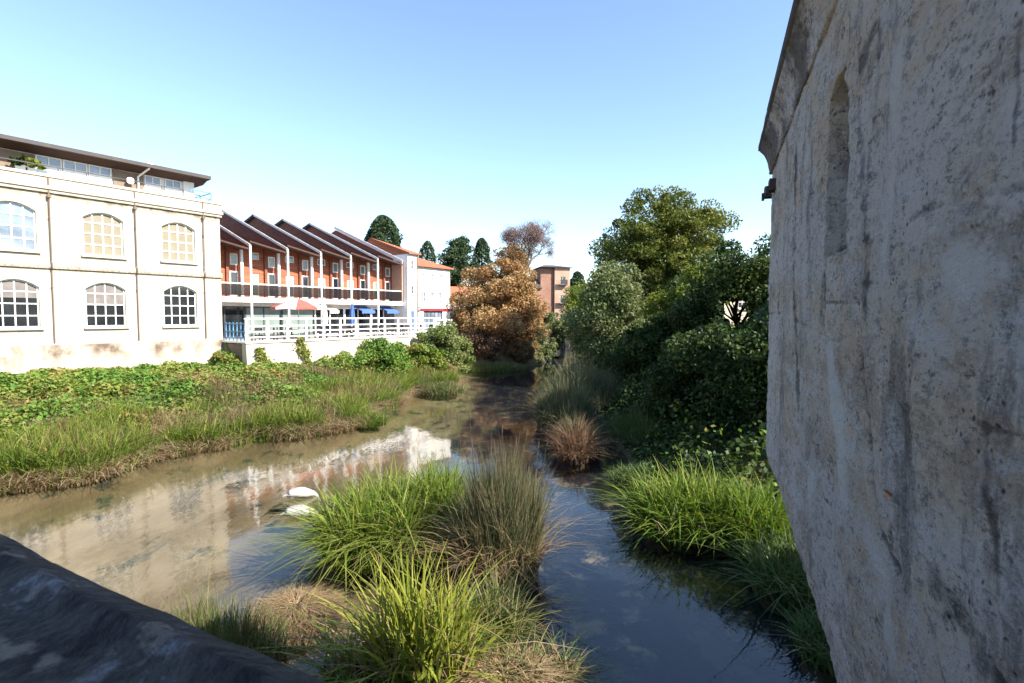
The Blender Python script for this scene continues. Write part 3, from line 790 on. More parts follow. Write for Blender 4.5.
# ------------------------------------------------------------------ timber-clad terrace houses
HD = 40.0; PW = 3.02; PS0 = 20.08
def house_unit(k):
    s0 = PS0 + k * PW
    h = thing('terrace_house', 'x', 'house', F(s0, HD, 3.8), FR, 'timber clad terrace houses')
    z = 3.8
    b = B()
    ops = [(.7, 1.5, 10.0 - z, 10.55 - z, 0), (.75, 1.45, 7.05 - z, 8.85 - z, 0), (2.25, 2.85, 9.45 - z, 10.35 - z, 0), (2.2, 2.85, 7.05 - z, 9.0 - z, 0)]
    wall_open(b, 0, PW, 6.9 - z, 10.7 - z, ops, .12, 1.5)
    b.box(0, PW, 1.64, 12, 6.9 - z, 10.6 - z)
    b.prism([(0, 10.7 - z + .002), (PW, 10.7 - z + .002), (0, 11.45 - z)], 1.5, 1.64)
    b.build('cladding', M['clad'], h)
    window(h, *ops[0], 1.53, 1, 1, M['white'], M['glass_blue'], sill=False, fr=.07)
    window(h, *ops[1], 1.53, 1, 1, M['white'], M['glass_pale'], sill=False, fr=.07)
    window(h, *ops[2], 1.53, 1, 1, M['white'], M['glass_pale'], sill=False, fr=.1)
    window(h, *ops[3], 1.53, 1, 1, M['white'], M['glass_dark'], sill=False, fr=.1)
    B().box(1.86, 2.06, 1.3, 1.497, 6.9 - z, 10.9 - z).build('shade_strip', M['clad_shade'], h)  # dark strip painted in for the shade of a return
    # saw-tooth roof: high verge over a side wall on the left, falling to the right
    e = 10.95 - z; pk = 15.2 - z; y0, y1, y2 = .12, 10.7, 12.7
    b = B()
    b.prism([(y0 + 1.2, e - .1), (y0 + 1.2, e + .35), (y1, pk - .15), (y2, pk - .75), (y2, e - .1)], .0, .16, axis='x'); b.build('side_wall', M['clad_shade'], h)
    b = B()
    vs = [(-.15, y0 - .5, e + .14), (-.15, y1, pk), (-.15, y2, pk - .55), (PW - .16, y0 - .5, e - .45), (PW - .16, y1, e + .55), (PW - .16, y2, e + .4)]
    top = [(x, y, zz + .12) for x, y, zz in vs]
    b.add(vs + top, [(0, 1, 4, 3), (1, 2, 5, 4), (6, 9, 10, 7), (7, 10, 11, 8), (0, 6, 7, 1), (1, 7, 8, 2), (3, 4, 10, 9), (4, 5, 11, 10), (0, 3, 9, 6), (2, 8, 11, 5)])
    b.build('roof', M['soffit'], h)
    b = B(); b.bar((-.19, y0 - .52, e - .10), (-.19, y1 + .02, pk + .12), .06, .2); b.build('verge_board', M['fascia'], h)
    b = B(); b.bar((-.19, y1 + .02, pk + .12), (-.19, y2, pk - .42), .07, .2); b.build('verge_board', M['roofdark'], h)
    # balcony
    b = B(); b.box(0, PW, -.15, 1.45, 6.72 - z, 6.9 - z); b.build('balcony_floor', M['fascia'], h)
    b = B(); b.box(0, PW, -.2, -.152, 6.55 - z, 6.92 - z); b.build('balcony_fascia', M['white'], h)
    b = B(); b.box(0, PW, -.12, -.06, 7.92 - z, 8.0 - z)
    b.build('balcony_handrail', M['white_metal'], h)
    b = B(); b.box(.1, PW - .05, -.1, -.085, 7.05 - z, 7.88 - z); b.build('balcony_screen', M['screen'], h)
    b = B(); b.box(-.07, .07, -.16, -.02, 0, e + .02); b.build('column', M['white_metal'], h)
    b = B(); b.box(-.08, .12, 1.25, 1.45, 0, e - .3); b.build('drainpipe', M['white'], h) if k >= 0 else None
    # ground floor shopfront
    gm = M['glass_pale'] if k in (0, 1) else M['glass_dark']
    b = B(); b.box(0, PW, 1.0, 1.5, 5.95 - z + .3, 6.7 - z); b.build('shop_fascia', M['white'], h)
    fr = B()
    for x_ in (0.0, 1.45, 2.9): fr.box(x_, x_ + .1, .95, 1.05, 0, 6.25 - z)
    fr.box(.1, 2.9, .95, 1.05, 6.15 - z, 6.25 - z); fr.box(.1, 2.9, .95, 1.05, 0, .15)
    f_ = fr.build('shopfront', M['white_metal'] if k > 1 else M['dark'], h)
    B().box(.1, 2.92, .98, 1.02, .15, 6.15 - z).build('pane', gm, f_)
    B().box(0, PW, 1.1, 12, 0, 6.9 - z - .01).build('ground_floor', M['soffit'], h)
    return h
M['screen'] = NT('smoked_balcony_glass').finish((.03, .028, .03), .08, .8)
_m = NT('smoked_balcony_glass'); _p = _m.n('BsdfPrincipled'); _p.inputs['Base Color'].default_value = (.03, .028, .03, 1); _p.inputs['Roughness'].default_value = .1
_t = _m.n('BsdfTransparent'); _t.inputs[0].default_value = (.55, .52, .5, 1); _x = _m.n('MixShader'); _x.inputs[0].default_value = .5
_m.lk(_t.outputs[0], _x.inputs[1]); _m.lk(_p.outputs[0], _x.inputs[2]); _m.lk(_x.outputs[0], _m.out.inputs[0]); M['screen'] = _m.m
hl = ['timber clad house with sloping roof, half hidden behind the corner of the cream mill',
      'first whole timber clad house right of the cream mill, pale glass at ground level',
      'second whole timber clad house from the mill, behind the open red and white parasol',
      'middle timber clad house with an off-white awning over the cafe below',
      'timber clad house with the left blue awning below its balcony',
      'timber clad house next to the tall white house, right blue awning below']
for i, k in enumerate(range(-1, 5)): house_unit(k)['label'] = hl[i]

# balcony things
def placed(name, label, cat, b, mat, loc, rz=FR, group=None, smooth=False):
    o = b.build(name, mat, None, smooth); o.location = loc; o.rotation_euler = (0, 0, rz)
    return set_props(o, label, cat, group)
# awnings
for (p0, p1, m_, lab) in ((363, 376, 'blue', 'blue awning over the cafe front, left of the two'), (388, 399.5, 'blue', 'blue awning over the cafe front beside the white house'), (331, 340, 'cream_canvas', 'off-white awning over the cafe front, right of the big parasol')):
    sA, sB = ss(p0, 39.6), ss(p1, 39.6)
    b = B(); w = sB - sA; b.prism([(0, 1.0), (0, .93), (1.3, 1.35), (1.3, 1.42)], 0, w, axis='x'); 
    r_ = thing('awning', lab, 'awning', F(sA, 39.7, 5.0), FR); b.build('canopy', M[m_], r_)
    n = 8; v = B()
    for i in range(n): v.box(w * i / n, w * (i + .96) / n, -.03, -.004, .72 + (i % 2) * .03, 1.0)
    v.build('valance', M[m_], r_)

def parasol(label, loc, r, z_edge, z_top, mats, k=8):
    root = thing('parasol', label, 'parasol', loc, .3)
    for q in range(2):
        b = B()
        for i in range(q, k, 2):
            a0 = 2 * math.pi * i / k; a1 = 2 * math.pi * (i + 1) / k
            p0 = Vector((math.cos(a0) * r, math.sin(a0) * r, z_edge)); p1 = Vector((math.cos(a1) * r, math.sin(a1) * r, z_edge)); tp = Vector((0, 0, z_top))
            m = (p0 + p1) / 2 + Vector((0, 0, .05)); h0 = p0.lerp(tp, .5) + Vector((0, 0, .08)); h1 = p1.lerp(tp, .5) + Vector((0, 0, .08))
            b.add([p0, m, p1, h1, h0, tp], [(0, 1, 4), (1, 3, 4), (1, 2, 3), (4, 3, 5)])
            dn = Vector((0, 0, -.16)); b.add([p0, m, p1, p1 + dn, m + dn, p0 + dn], [(0, 1, 4, 5), (1, 2, 3, 4)])
        b.build('canopy_panels', M[mats[q]], root)
    B().tube([(0, 0, 0), (0, 0, z_top + .06)], .03, 8).build('pole', M['white_metal'], root)
    b = B(); b.tube([(0, 0, 0), (0, 0, .1)], [.3, .26], 14); b.build('base', M['dark'], root)
    b = B()
    for i in range(k):
        a0 = 2 * math.pi * i / k; b.bar((0, 0, z_edge - .1), (math.cos(a0) * r * .6, math.sin(a0) * r * .6, z_edge + (z_top - z_edge) * .38), .02)
    b.build('ribs', M['white_metal'], root)
    return root
parasol('large open red and white parasol on the cafe terrace', F(ss(299, 36.3), 36.3, 3.82), 2.0, 2.3, 3.0, ('red', 'cream_canvas'))
def closed_parasol(label, loc, m, m2):
    root = thing('parasol', label, 'parasol', loc, 0)
    b = B(); n = 12; vs = []; fs = []
    prof = [(.05, 2.75), (.12, 2.5), (.2, 1.9), (.25, 1.3), (.2, .95)]
    for rr_, z_ in prof:
        for i in range(n):
            q = 2 * math.pi * i / n; w = rr_ * (1 if i % 2 else .6); vs.append((math.cos(q) * w, math.sin(q) * w, z_))
    for j in range(len(prof) - 1):
        for i in range(n): fs.append((j*n+i, (j+1)*n+i, (j+1)*n+(i+1)%n, j*n+(i+1)%n))
    b.add(vs, fs).build('folded_canopy', M[m], root)
    B().tube([(0, 0, 0), (0, 0, 2.85)], .025, 8).build('pole', M[m2], root)
    B().tube([(0, 0, 0), (0, 0, .1)], [.25, .22], 12).build('base', M['dark'], root)
closed_parasol('folded cream parasol beside the large open one', F(ss(325, 36.5), 36.5, 3.82), 'cream_canvas', 'white_metal')
closed_parasol('folded blue parasol on the cafe terrace', F(ss(352.5, 37), 37, 3.82), 'blue', 'dark')

# cafe furniture
def cafe_chair():
    r_ = thing('cafe_chair', 'black cafe chair on the river terrace behind the white railing', 'chair', (0, 0, 0), 0, 'black chairs on the cafe terrace')
    B().box(-.22, .22, -.22, .22, .43, .47).build('seat', M['chairm'], r_)
    b = B(); b.box(-.22, .22, .19, .23, .62, .92); b.box(-.22, -.18, .19, .23, .47, .62); b.box(.18, .22, .19, .23, .47, .62); b.build('backrest', M['chairm'], r_)
    for sx in (-1, 1):
        for sy in (-1, 1): B().bar((sx * .2, sy * .19, .43), (sx * .23, sy * .23, 0), .035).build('leg', M['chairm'], r_)
    return r_
def cafe_table():
    r_ = thing('cafe_table', 'round brown cafe table on the river terrace behind the white railing', 'table', (0, 0, 0), 0, 'round tables on the cafe terrace')
    B().tube([(0, 0, .71), (0, 0, .75)], .42, 18).build('tabletop', M['tabletop'], r_)
    B().tube([(0, 0, .03), (0, 0, .71)], .035, 8).build('leg', M['dark'], r_)
    B().tube([(0, 0, 0), (0, 0, .03)], .24, 14).build('base', M['dark'], r_)
    return r_
ch0 = cafe_chair(); tb0 = cafe_table(); fc = True; ft = True
spots = [(17.8, 34.4), (20.0, 34.3), (22.6, 34.6), (24.9, 34.3), (27.0, 34.6), (29.2, 34.4), (31.4, 34.6), (33.6, 34.5), (26.2, 36.9), (30.6, 37.0)]
for (s_, d_) in spots:
    t_ = tb0 if ft else copy_tree(tb0); ft = False
    t_.location = F(s_, d_, 3.802)
    for a in rng.permutation([0, 1, 2, 3])[:3]:
        q = a * math.pi / 2 + random.uniform(-.3, .3) + .5
        c_ = ch0 if fc else copy_tree(ch0); fc = False
        c_.location = F(s_, d_, 3.802) + Vector((math.cos(q) * .68, math.sin(q) * .68, 0)); c_.rotation_euler = (0, 0, q - math.pi / 2)

# ------------------------------------------------------------------ white houses beyond
h1 = thing('white_house', 'tall narrow white house with red tiled roof at the end of the timber row', 'house', F(35.25, 39.2, 3.8), FR)
z = 3.8; wD = 1.25
b = B(); b.box(0, wD, .16, 9, 0, 11.75 - z); wall_open(b, 0, wD, 0, 11.75 - z, [(.5, .8, 10.2 - z, 11.0 - z, 0), (.5, .8, 7.7 - z, 8.5 - z, 0), (.4, .85, .2, 2.2, 0)], .14, 0)
b.add([(0, 0, 0), (0, .2, 0), (0, .2, 11.75 - z), (0, 0, 11.75 - z)], [(0, 1, 2, 3)]); b.build('wall', M['white'], h1)
for (a, c_) in ((10.2, 11.0), (7.7, 8.5)): window(h1, .5, .8, a - z, c_ - z, 0, .06, 1, 2, M['white'], M['glass_dark'], .03, sill=False, fr=.03)
o = B(); o.box(.4, .85, .08, .13, .2, 2.2); o.build('door', M['blue'], h1)
b = B(); e = 11.75 - z
b.add([(-.02, -.3, e), (wD + .35, -.3, e), (wD + .35, 9, e), (-.02, 9, e), (-.02, 5.6, e + 1.95), (.1, 5.6, e + 1.95),
       (-.02, -.3, e - .12), (wD + .35, -.3, e - .12), (wD + .35, 9, e - .12), (-.02, 9, e - .12)],
      [(0, 1, 5, 4), (1, 2, 5), (2, 3, 4, 5), (3, 0, 4), (0, 6, 7, 1), (1, 7, 8, 2), (2, 8, 9, 3), (3, 9, 6, 0), (6, 9, 8, 7)]); b.build('roof', M['tiles'], h1)
e0 = 10.95 - z; b = B(); b.prism([(2.1, 6.9 - z), (2.1, e0 + .35), (11.5, 15.05 - z), (13.5, 14.45 - z), (13.5, 6.9 - z)], -.16, -.01, axis='x'); b.build('side_wall', M['clad_shade'], h1)
b = B(); b.box(-.2, -.01, .6, 2.09, 3.1, e0); b.build('return_wall', M['brickpale'], h1)
b = B(); b.bar((-.26, .4, e0 - .10), (-.26, 11.52, 15.2 - z + .12), .07, .3); b.build('verge_board', M['fascia'], h1)
B().tube([(wD + .02, -.05, 0), (wD + .02, -.05, e)], .05, 6).build('drainpipe', M['pipe'], h1)

h2 = thing('white_house', 'wide white house with hipped red roof and a dark red shop sign', 'house', F(36.75, 40.2, 3.8), FR)
wL = 5.6; ops = []; e = 10.75 - z
for x_ in (1.35, 2.6, 3.95): ops.append((x_, x_ + .55, 9.25 - z, 9.95 - z, 0))
for i, x_ in enumerate((1.35, 2.6, 3.8)): ops.append((x_, x_ + .6, 6.95 - z - .15 * i, 8.0 - z, 0))
ops.append((1.6, 4.4, .2, 2.2, 0))
b = B(); wall_open(b, 0, wL, 0, e, ops, .15, 0); b.box(0, wL, .17, 8, 0, e)
b.add([(0, 0, 0), (0, .2, 0), (0, .2, e), (0, 0, e)], [(0, 1, 2, 3)]); b.add([(wL, 0, 0), (wL, .2, 0), (wL, .2, e), (wL, 0, e)], [(0, 1, 2, 3)])
b.build('wall', M['white'], h2)
for o_ in ops[:6]: window(h2, *o_, .08, 2, 2, M['fascia'], M['glass_blue'], .04, sill=False, fr=.05)
window(h2, *ops[6], .08, 5, 1, M['dark'], M['glass_blue'], .06, sill=False, fr=.06, name='shopfront')
b = B(); b.box(.85, 5.8, -.12, -.01, 6.05 - z, 6.3 - z); b.build('sign_board', M['redsign'], h2)
b = B(); b.box(.25, 1.0, -.16, -.125, 6.02 - z, 6.45 - z); b.build('square_sign', M['planter'], h2)
# pale device: a small cup mark on the square sign
b = B(); b.box(.42, .62, -.172, -.161, 6.12 - z, 6.34 - z); b.box(.7, .84, -.172, -.161, 6.2 - z, 6.3 - z); b.build('sign_mark', M['white'], h2)
b = B(); b.add([(-.3, -.35, e), (wL + .35, -.35, e), (wL + .35, 8.2, e), (-.3, 8.2, e), (-.3, 3.9, e + 1.45), (wL - 1.6, 3.9, e + 1.45),
       (-.3, -.35, e - .12), (wL + .35, -.35, e - .12), (wL + .35, 8.2, e - .12), (-.3, 8.2, e - .12)],
      [(0, 1, 5, 4), (1, 2, 5), (2, 3, 4, 5), (3, 0, 4), (0, 6, 7, 1), (1, 7, 8, 2), (2, 8, 9, 3), (3, 9, 6, 0), (6, 9, 8, 7)]); b.build('roof', M['tiles'], h2)

h3 = thing('stone_cottage', 'small grey pink cottage with a red roof behind the white houses', 'house', at(455, 78, 3.7), .35)
b = B(); b.box(-3.2, 3.2, -3, 3, 0, 4.1); b.build('wall', M['brickpale'], h3)
b = B(); b.prism([(-3.3, 4.1), (3.3, 4.1), (0, 6.2)], -3.5, 3.5, axis='x'); b.build('roof', M['tiles'], h3)
window(h3, -1.7, -.9, 1.8, 3.0, 0, -3.06, 2, 2, M['white'], M['glass_dark'], .05, sill=False)
window(h3, .9, 1.7, 1.8, 3.0, 0, -3.06, 2, 2, M['white'], M['glass_dark'], .05, sill=False)

# brick warehouse by the far river bend
bw = thing('brick_warehouse', 'tall red brick warehouse with balconies beyond the orange tree', 'building', at(554.5, 98, -.6), R(12))
b = B(); ops = [(1.1, 2.1, zz, zz + 1.5, 0) for zz in (5.0, 8.5, 12.0)] + [(.5, 1.2, 1.6, 3.2, .3), (1.7, 2.4, 1.6, 3.2, .3)]
wall_open(b, 0, 3.0, 0, 15.2, ops, .2, 0); b.build('front_wall', M['brickpale'], bw)
b = B(); b.box(-.02, 2.98, .22, 9, 0, 15.2); b.box(-2.6, -.022, .5, 9, 0, 15.2); b.build('wall', M['brick'], bw)  # redder brick paints shade on the left part, paler brick the lit front
for zz in (5.0, 8.5, 12.0):
    window(bw, 1.1, 2.1, zz, zz + 1.5, 0, .1, 2, 2, M['white'], M['glass_dark'], .05, sill=False)
    r_ = B(); r_.box(.9, 2.3, -.75, -.02, zz - .15, zz - .02); r_.build('balcony', M['dark'], bw)
    r_ = B(); r_.box(.9, 2.3, -.75, -.7, zz, zz + .9); r_.build('balcony_rail', M['dark'], bw)
for o_ in ops[3:]: window(bw, *o_, .12, 2, 3, M['white'], M['glass_dark'], .05, sill=False)
b = B(); b.add([(-3, -.5, 15.2), (3.5, -.5, 15.2), (3.5, 9.4, 15.2), (-3, 9.4, 15.2), (-1, 4, 16.0), (1, 4, 16.0)], [(0, 1, 5, 4), (1, 2, 5), (2, 3, 4, 5), (3, 0, 4), (0, 3, 2, 1)]); b.build('roof', M['roofdark'], bw)
b = B(); ops = [(-5.8 + i * 1.5, -5.0 + i * 1.5, zz, zz + 1.4, 0) for i in range(2) for zz in (4.5, 8.0)]
wall_open(b, -6.6, -2.62, 0, 11.2, ops, .2, -.6); b.box(-6.6, -2.62, -.38, 8, 0, 11.2); b.build('wing_wall', M['brick'], bw)
for o_ in ops: window(bw, *o_, -.5, 2, 2, M['white'], M['glass_blue'], .05, sill=False)
b = B(); b.prism([(-1, 11.2), (8.3, 11.2), (3.6, 13.4)], -6.9, -2.63, axis='x'); b.build('wing_roof', M['roofdark'], bw)
B().box(-3.4, -.4, -1.6, -.62, 4.0, 4.3).build('jetty_slab', M['white'], bw)

# cream house glimpsed through the right-hand trees
ch = thing('cream_house', 'cream house glimpsed through a gap in the dark trees', 'house', at(733, 52, 2.6), R(20))
ops = [(-2.2, -1.2, 1.0, 2.3, 0), (1.0, 2.0, 1.0, 2.3, 0), (-2.2, -1.2, 3.6, 4.8, 0), (1.0, 2.0, 3.6, 4.8, 0)]
b = B(); wall_open(b, -4.5, 4.5, -1, 5.4, ops, .18, -3); b.box(-4.5, 4.5, -2.8, 3, -1, 5.4); b.build('wall', M['twall'], ch)
for o_ in ops: window(ch, *o_, -2.92, 2, 2, M['white'], M['glass_dark'], .05)
b = B(); b.prism([(-3.5, 5.4), (3.4, 5.4), (0, 7.6)], -4.8, 4.8, axis='x'); b.build('roof', M['tiles'], ch)

# ------------------------------------------------------------------ lock-up on the bridge (right)
WA = math.atan((716 - 512) / FPX); PA = .42; LS = .7
wu = Vector((math.sin(WA), math.cos(WA))); wn = Vector((math.cos(WA), -math.sin(WA)))    # along the wall, away from the camera
def on_wall(px, py):
    d = ray(px, py); k = PA / (d.x * wn.x + d.y * wn.y); p = d * k
    return (p.x * wu.x + p.y * wu.y), p.z + CAM_Z
T_FAR = PA / math.tan(math.atan((767.5 - 512) / FPX) - WA)
Z_BOT = on_wall(768, 468)[1]; Z_TOP = on_wall(769, 180)[1]
lk = thing('stone_lockup', 'weathered limestone lock-up with a coved cornice, built out over the river', 'building',
           Vector((wn.x * PA, wn.y * PA, Z_BOT)), math.atan2(wu.y, wu.x))
# local: x along the wall (far +), -y into the building ; so local y = toward the camera side = -(wn)
LT = np.concatenate([np.linspace(-2.2, .5, 30)[:-1], .5 * np.exp(np.linspace(0, math.log(T_FAR / .5), 620))])
LZ = np.linspace(0, Z_TOP - Z_BOT, 400)
TT, ZZ = np.meshgrid(LT, LZ)
HH = Z_TOP - Z_BOT
def wpt(px, py):
    t, z_ = on_wall(px, py); return t, z_ - Z_BOT
disp = .010 * (fbm(TT * 1.3 + 9, ZZ * 1.3, 2, 21) - .5) * 2 + .007 * (fbm(TT * 8, ZZ * 6, 4, 31) - .5) * 2 + .006 * (fbm(TT * 30, ZZ * 30, 3, 41) - .5) * 2
stain_shade = np.zeros_like(TT); pale = np.zeros_like(TT)
# block courses, worn joints
ledge = np.abs(((ZZ + .05 * np.sin(TT * 1.1)) % .62) - .31)
rowi = np.floor((ZZ + .05 * np.sin(TT * 1.1) + .31) / .62)
jx = np.abs(((TT + rowi * .47) % 1.15) - .575)
wear = fbm(TT * 1.1, ZZ * 1.1, 3, 77)
jm = np.maximum(np.exp(-((ledge - .31) / .008) ** 2), np.exp(-((jx - .575) / .008) ** 2)) * sstep(.48, .6, wear)
disp -= .006 * jm; stain_shade += .45 * jm
disp += .004 * (hash2(rowi, np.floor((TT + rowi * .47 + .575) / 1.15), 5) - .5) * sstep(.4, .6, wear)
# deep slot
def seg_x(zl, pts):   # piecewise t(z) through wall points
    zs_ = np.array([p[1] for p in pts]); ts = np.array([p[0] for p in pts]); o = np.argsort(zs_)
    return np.interp(zl, zs_[o], ts[o])
slotL = [wpt(838, 62), wpt(831, 100), wpt(829, 150), wpt(828, 190), wpt(826, 240)]
slotR = [wpt(846, 62), wpt(852, 80), wpt(853, 120), wpt(850, 180), wpt(849, 228)]
ztop = wpt(845, 62)[1]; zbot = wpt(840, 240)[1]
wob = .012 * (fbm(TT * 9, ZZ * 9, 3, 55) - .5)
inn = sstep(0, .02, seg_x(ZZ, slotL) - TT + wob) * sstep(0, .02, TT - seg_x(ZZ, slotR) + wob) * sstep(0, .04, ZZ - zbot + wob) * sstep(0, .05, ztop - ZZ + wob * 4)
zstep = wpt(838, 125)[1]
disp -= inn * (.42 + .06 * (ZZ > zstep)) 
stain_shade += inn * 1.0  # recess shade painted into the slot's colour
def line(pts, w, amt, deep=0, soft=1.0, target='s', nz=.6):
    global disp, stain_shade, pale
    d = np.full(TT.shape, 1e9)
    for (a, b_) in zip(pts[:-1], pts[1:]):
        ax, az = a; ex, ez = b_[0] - ax, b_[1] - az
        q = np.clip(((TT - ax) * ex + (ZZ - az) * ez) / (ex * ex + ez * ez), 0, 1)
        d = np.minimum(d, np.hypot(TT - ax - q * ex, ZZ - az - q * ez))
    nn_ = fbm(TT * 6, ZZ * 3, 4, int(w * 1000) + 3)
    w = w * .7; deep = deep * .5; m = np.exp(-(d / w) ** 2) * np.clip(1 - nz + nz * 2.2 * (nn_ - .1), 0, 1.2)
    if target == 's': stain_shade += amt * m
    else: pale += amt * m
    if deep: disp -= deep * m
W = wpt
line([W(862, 40), W(862, 110), W(868, 230), W(868, 290)], .09, .6)          # dark streak beside the slot
line([W(884, 20), W(880, 100), W(872, 150)], .06, .5)
line([W(796, 150), W(794, 260), W(796, 330), W(800, 400)], .16, .65)
line([W(812, 120), W(812, 240)], .1, .35)
line([W(780, 200), W(779, 330)], .12, .4)
line([W(862, 325), W(870, 400), W(876, 470), W(884, 510), W(900, 535)], .018, 1.0, .035, nz=.2)   # crack
line([W(866, 330), W(878, 420), W(890, 500)], .06, .35)
line([W(988, 385), W(990, 440), W(1000, 520)], .03, .6, 0, nz=.9)
line([W(910, 380), W(905, 470), W(925, 520), W(985, 600), W(1040, 690)], .07, .55)
line([W(1018, 0), W(1020, 110)], .02, .8)
line([W(1003, 20), W(1005, 90)], .012, .4)
line([W(920, 190), W(945, 178), W(1000, 160), W(1030, 150)], .018, .5, .012)
line([W(826, 291), W(840, 288), W(862, 284)], .014, .6, .01)
line([W(974, 203), W(1024, 183)], .02, .4, .01)
line([W(950, 370), W(989, 386), W(1024, 390)], .012, .6, .012)
line([W(840, 560), W(870, 640), W(880, 700)], .08, .35)
line([W(1003, 628), W(1005, 632)], .018, 1.2, .02, nz=0)
line([W(826, 255), W(822, 300)], .12, .5)
line([W(880, 15), W(862, 60)], .06, .55)
# lime-washed pale patches
line([W(900, 40), W(898, 130), W(890, 190), W(885, 250)], .10, .5, 0, target='p')
line([W(790, 300), W(800, 400), W(815, 500)], .3, .55, target='p', nz=.9)
line([W(830, 330), W(840, 420), W(850, 500)], .16, .75, target='p', nz=.8)
line([W(865, 500), W(890, 560), W(900, 640)], .14, .8, target='p', nz=.8)
line([W(810, 130), W(805, 200), W(806, 260)], .16, .4, target='p')
line([W(920, 240), W(960, 230), W(1010, 235)], .14, .55, target='p', nz=.9)

line([W(855, 240), W(849, 215), W(853, 120), W(850, 70)], .03, .6, -.02, target='p', nz=.7)
# base edge: chipped, curls in
ZZ = ZZ + (1 - ZZ / HH) * (wpt(830, 683)[1]) * np.clip((T_FAR - TT) / (T_FAR - wpt(830, 683)[0]), 0, 1.1)
disp -= .03 * np.clip(1 - ZZ / .12, 0, 1) ** 2 * (.6 + fbm(TT * 3, ZZ, 3, 8))
disp -= .03 * np.clip(1 - (T_FAR - TT) / .10, 0, 1) ** 2 * (.4 + 1.2 * fbm(ZZ * 1.7, TT, 3, 18))
n_t, n_z = len(LT), len(LZ)
ii = np.arange(n_t * n_z).reshape(n_z, n_t)
fw = np.stack([ii[:-1, :-1], ii[:-1, 1:], ii[1:, 1:], ii[1:, :-1]], -1).reshape(-1, 4)[:, ::-1]
mesh_np('river_wall', np.stack([TT, disp, ZZ], -1).reshape(-1, 3), fw, M['lockup'], lk, np.clip(pale, 0, 1).ravel(), True, np.clip(stain_shade, 0, 1).ravel())
LW = 3.4
b = B(); b.box(-2.3, T_FAR - .05, -LW, -.34, .06, HH + .28)
b.box(T_FAR - .34, T_FAR - .055, -.34 + .001, -.07, .02, HH); b.box(-2.3, .3, -.339, -.07, .02, HH)
b.box(.3, T_FAR - .34, -.339, -.3, .02, .03); b.build('wall', M['lockup'], lk)
# coved cornice, swept along the river wall and the far end
prof = [(-.05, -.02), (.015, 0), (.025, .02), (.02, .05), (.03, .10), (.04, .17), (.055, .24), (.08, .31), (.105, .35), (.125, .38), (.125, .395), (.145, .40), (.145, .47), (.1, .50), (-.3, .6)]
path_t = np.concatenate([np.linspace(-2.3, .5, 12)[:-1], np.linspace(.5, T_FAR, 130)])
P = np.array(prof) * np.array([1.0, .84]) * LS
vx = np.repeat(path_t[:, None], len(P), 1); 
vy = np.repeat(P[None, :, 0], len(path_t), 0); vz = np.repeat(P[None, :, 1], len(path_t), 0) + HH
nzv = fbm(vx * 5, vz * 8, 4, 91) - .5
vy = vy + .008 * nzv; vz = vz + .005 * (fbm(vx * 4, vy * 6, 3, 92) - .5)
vx = vx.copy(); vx[-1] = T_FAR + P[:, 0]          # mitred far corner
# second leg round the far end
leg = np.linspace(0.0, LW, 30)[1:]
vx2 = T_FAR + np.repeat(P[None, :, 0], len(leg), 0) ; vy2 = -np.repeat(leg[:, None], len(P), 1); vz2 = np.repeat(P[None, :, 1], len(leg), 0) + HH
A = np.concatenate([np.stack([vx, vy, vz], -1), np.stack([vx2, vy2, vz2], -1)])
rows, cols = A.shape[:2]; ii = np.arange(rows * cols).reshape(rows, cols)
fc_ = np.stack([ii[:-1, :-1], ii[1:, :-1], ii[1:, 1:], ii[:-1, 1:]], -1).reshape(-1, 4)
cove_stain_shade = np.clip(.38 + 1.5 * (fbm(A[..., 0] * 2.2, A[..., 1] * 3 + A[..., 2] * 3, 4, 66) - .35), 0, 1) * .95  # brown cove tone: ochre stain plus painted underside shade
cove_stain_shade = np.where(A[..., 2] > HH + P[10, 1] - .005, 1.0, cove_stain_shade)
mesh_np('cornice', A.reshape(-1, 3), fc_, M['cornice'] if 'cornice' in M else M['lockup'], lk, np.zeros(rows * cols), True, cove_stain_shade.ravel())
# domed stone roof
b = B(); cx, cy = (T_FAR - 2.3) / 2, -LW / 2; k = 28; vs = []; fs = []
rings = [(1.0, .3), (.97, .4), (.85, .8), (.65, 1.15), (.4, 1.4), (.15, 1.5)]
for f_, zz in rings:
    for i in range(k):
        q = 2 * math.pi * i / k; c_, s_ = math.cos(q), math.sin(q); m = max(abs(c_), abs(s_)) if f_ > .9 else 1 + (max(abs(c_), abs(s_)) - 1) * max(0, (f_ - .5) * 2)
        vs.append((cx + c_ / m * f_ * (T_FAR + 2.4) / 2, cy + s_ / m * f_ * (LW + .2) / 2, HH + zz))
for j in range(len(rings) - 1):
    for i in range(k): fs.append((j*k+i, j*k+(i+1)%k, (j+1)*k+(i+1)%k, (j+1)*k+i))
fs.append(tuple(range((len(rings)-1)*k, len(rings)*k))); b.add(vs, fs).build('domed_roof', M['lockup'], lk, smooth=True)
# pier that carries it, set in from the wall
b = B(); b.prism([(-2.3, -.9), (T_FAR - 1.4, -.9), (T_FAR - .7, -LW / 2), (T_FAR - 1.4, -LW + .6), (-2.3, -LW + .6)], -Z_BOT - .6, .02, axis='z')
b.build('pier', M['lockup'], lk)
b = B(); b.prism([(-.1, .018), (-.9, -.9), (-.9, .018)], -2.3, T_FAR - .5, axis='x') ; b.build('corbel', M['lockup'], lk)
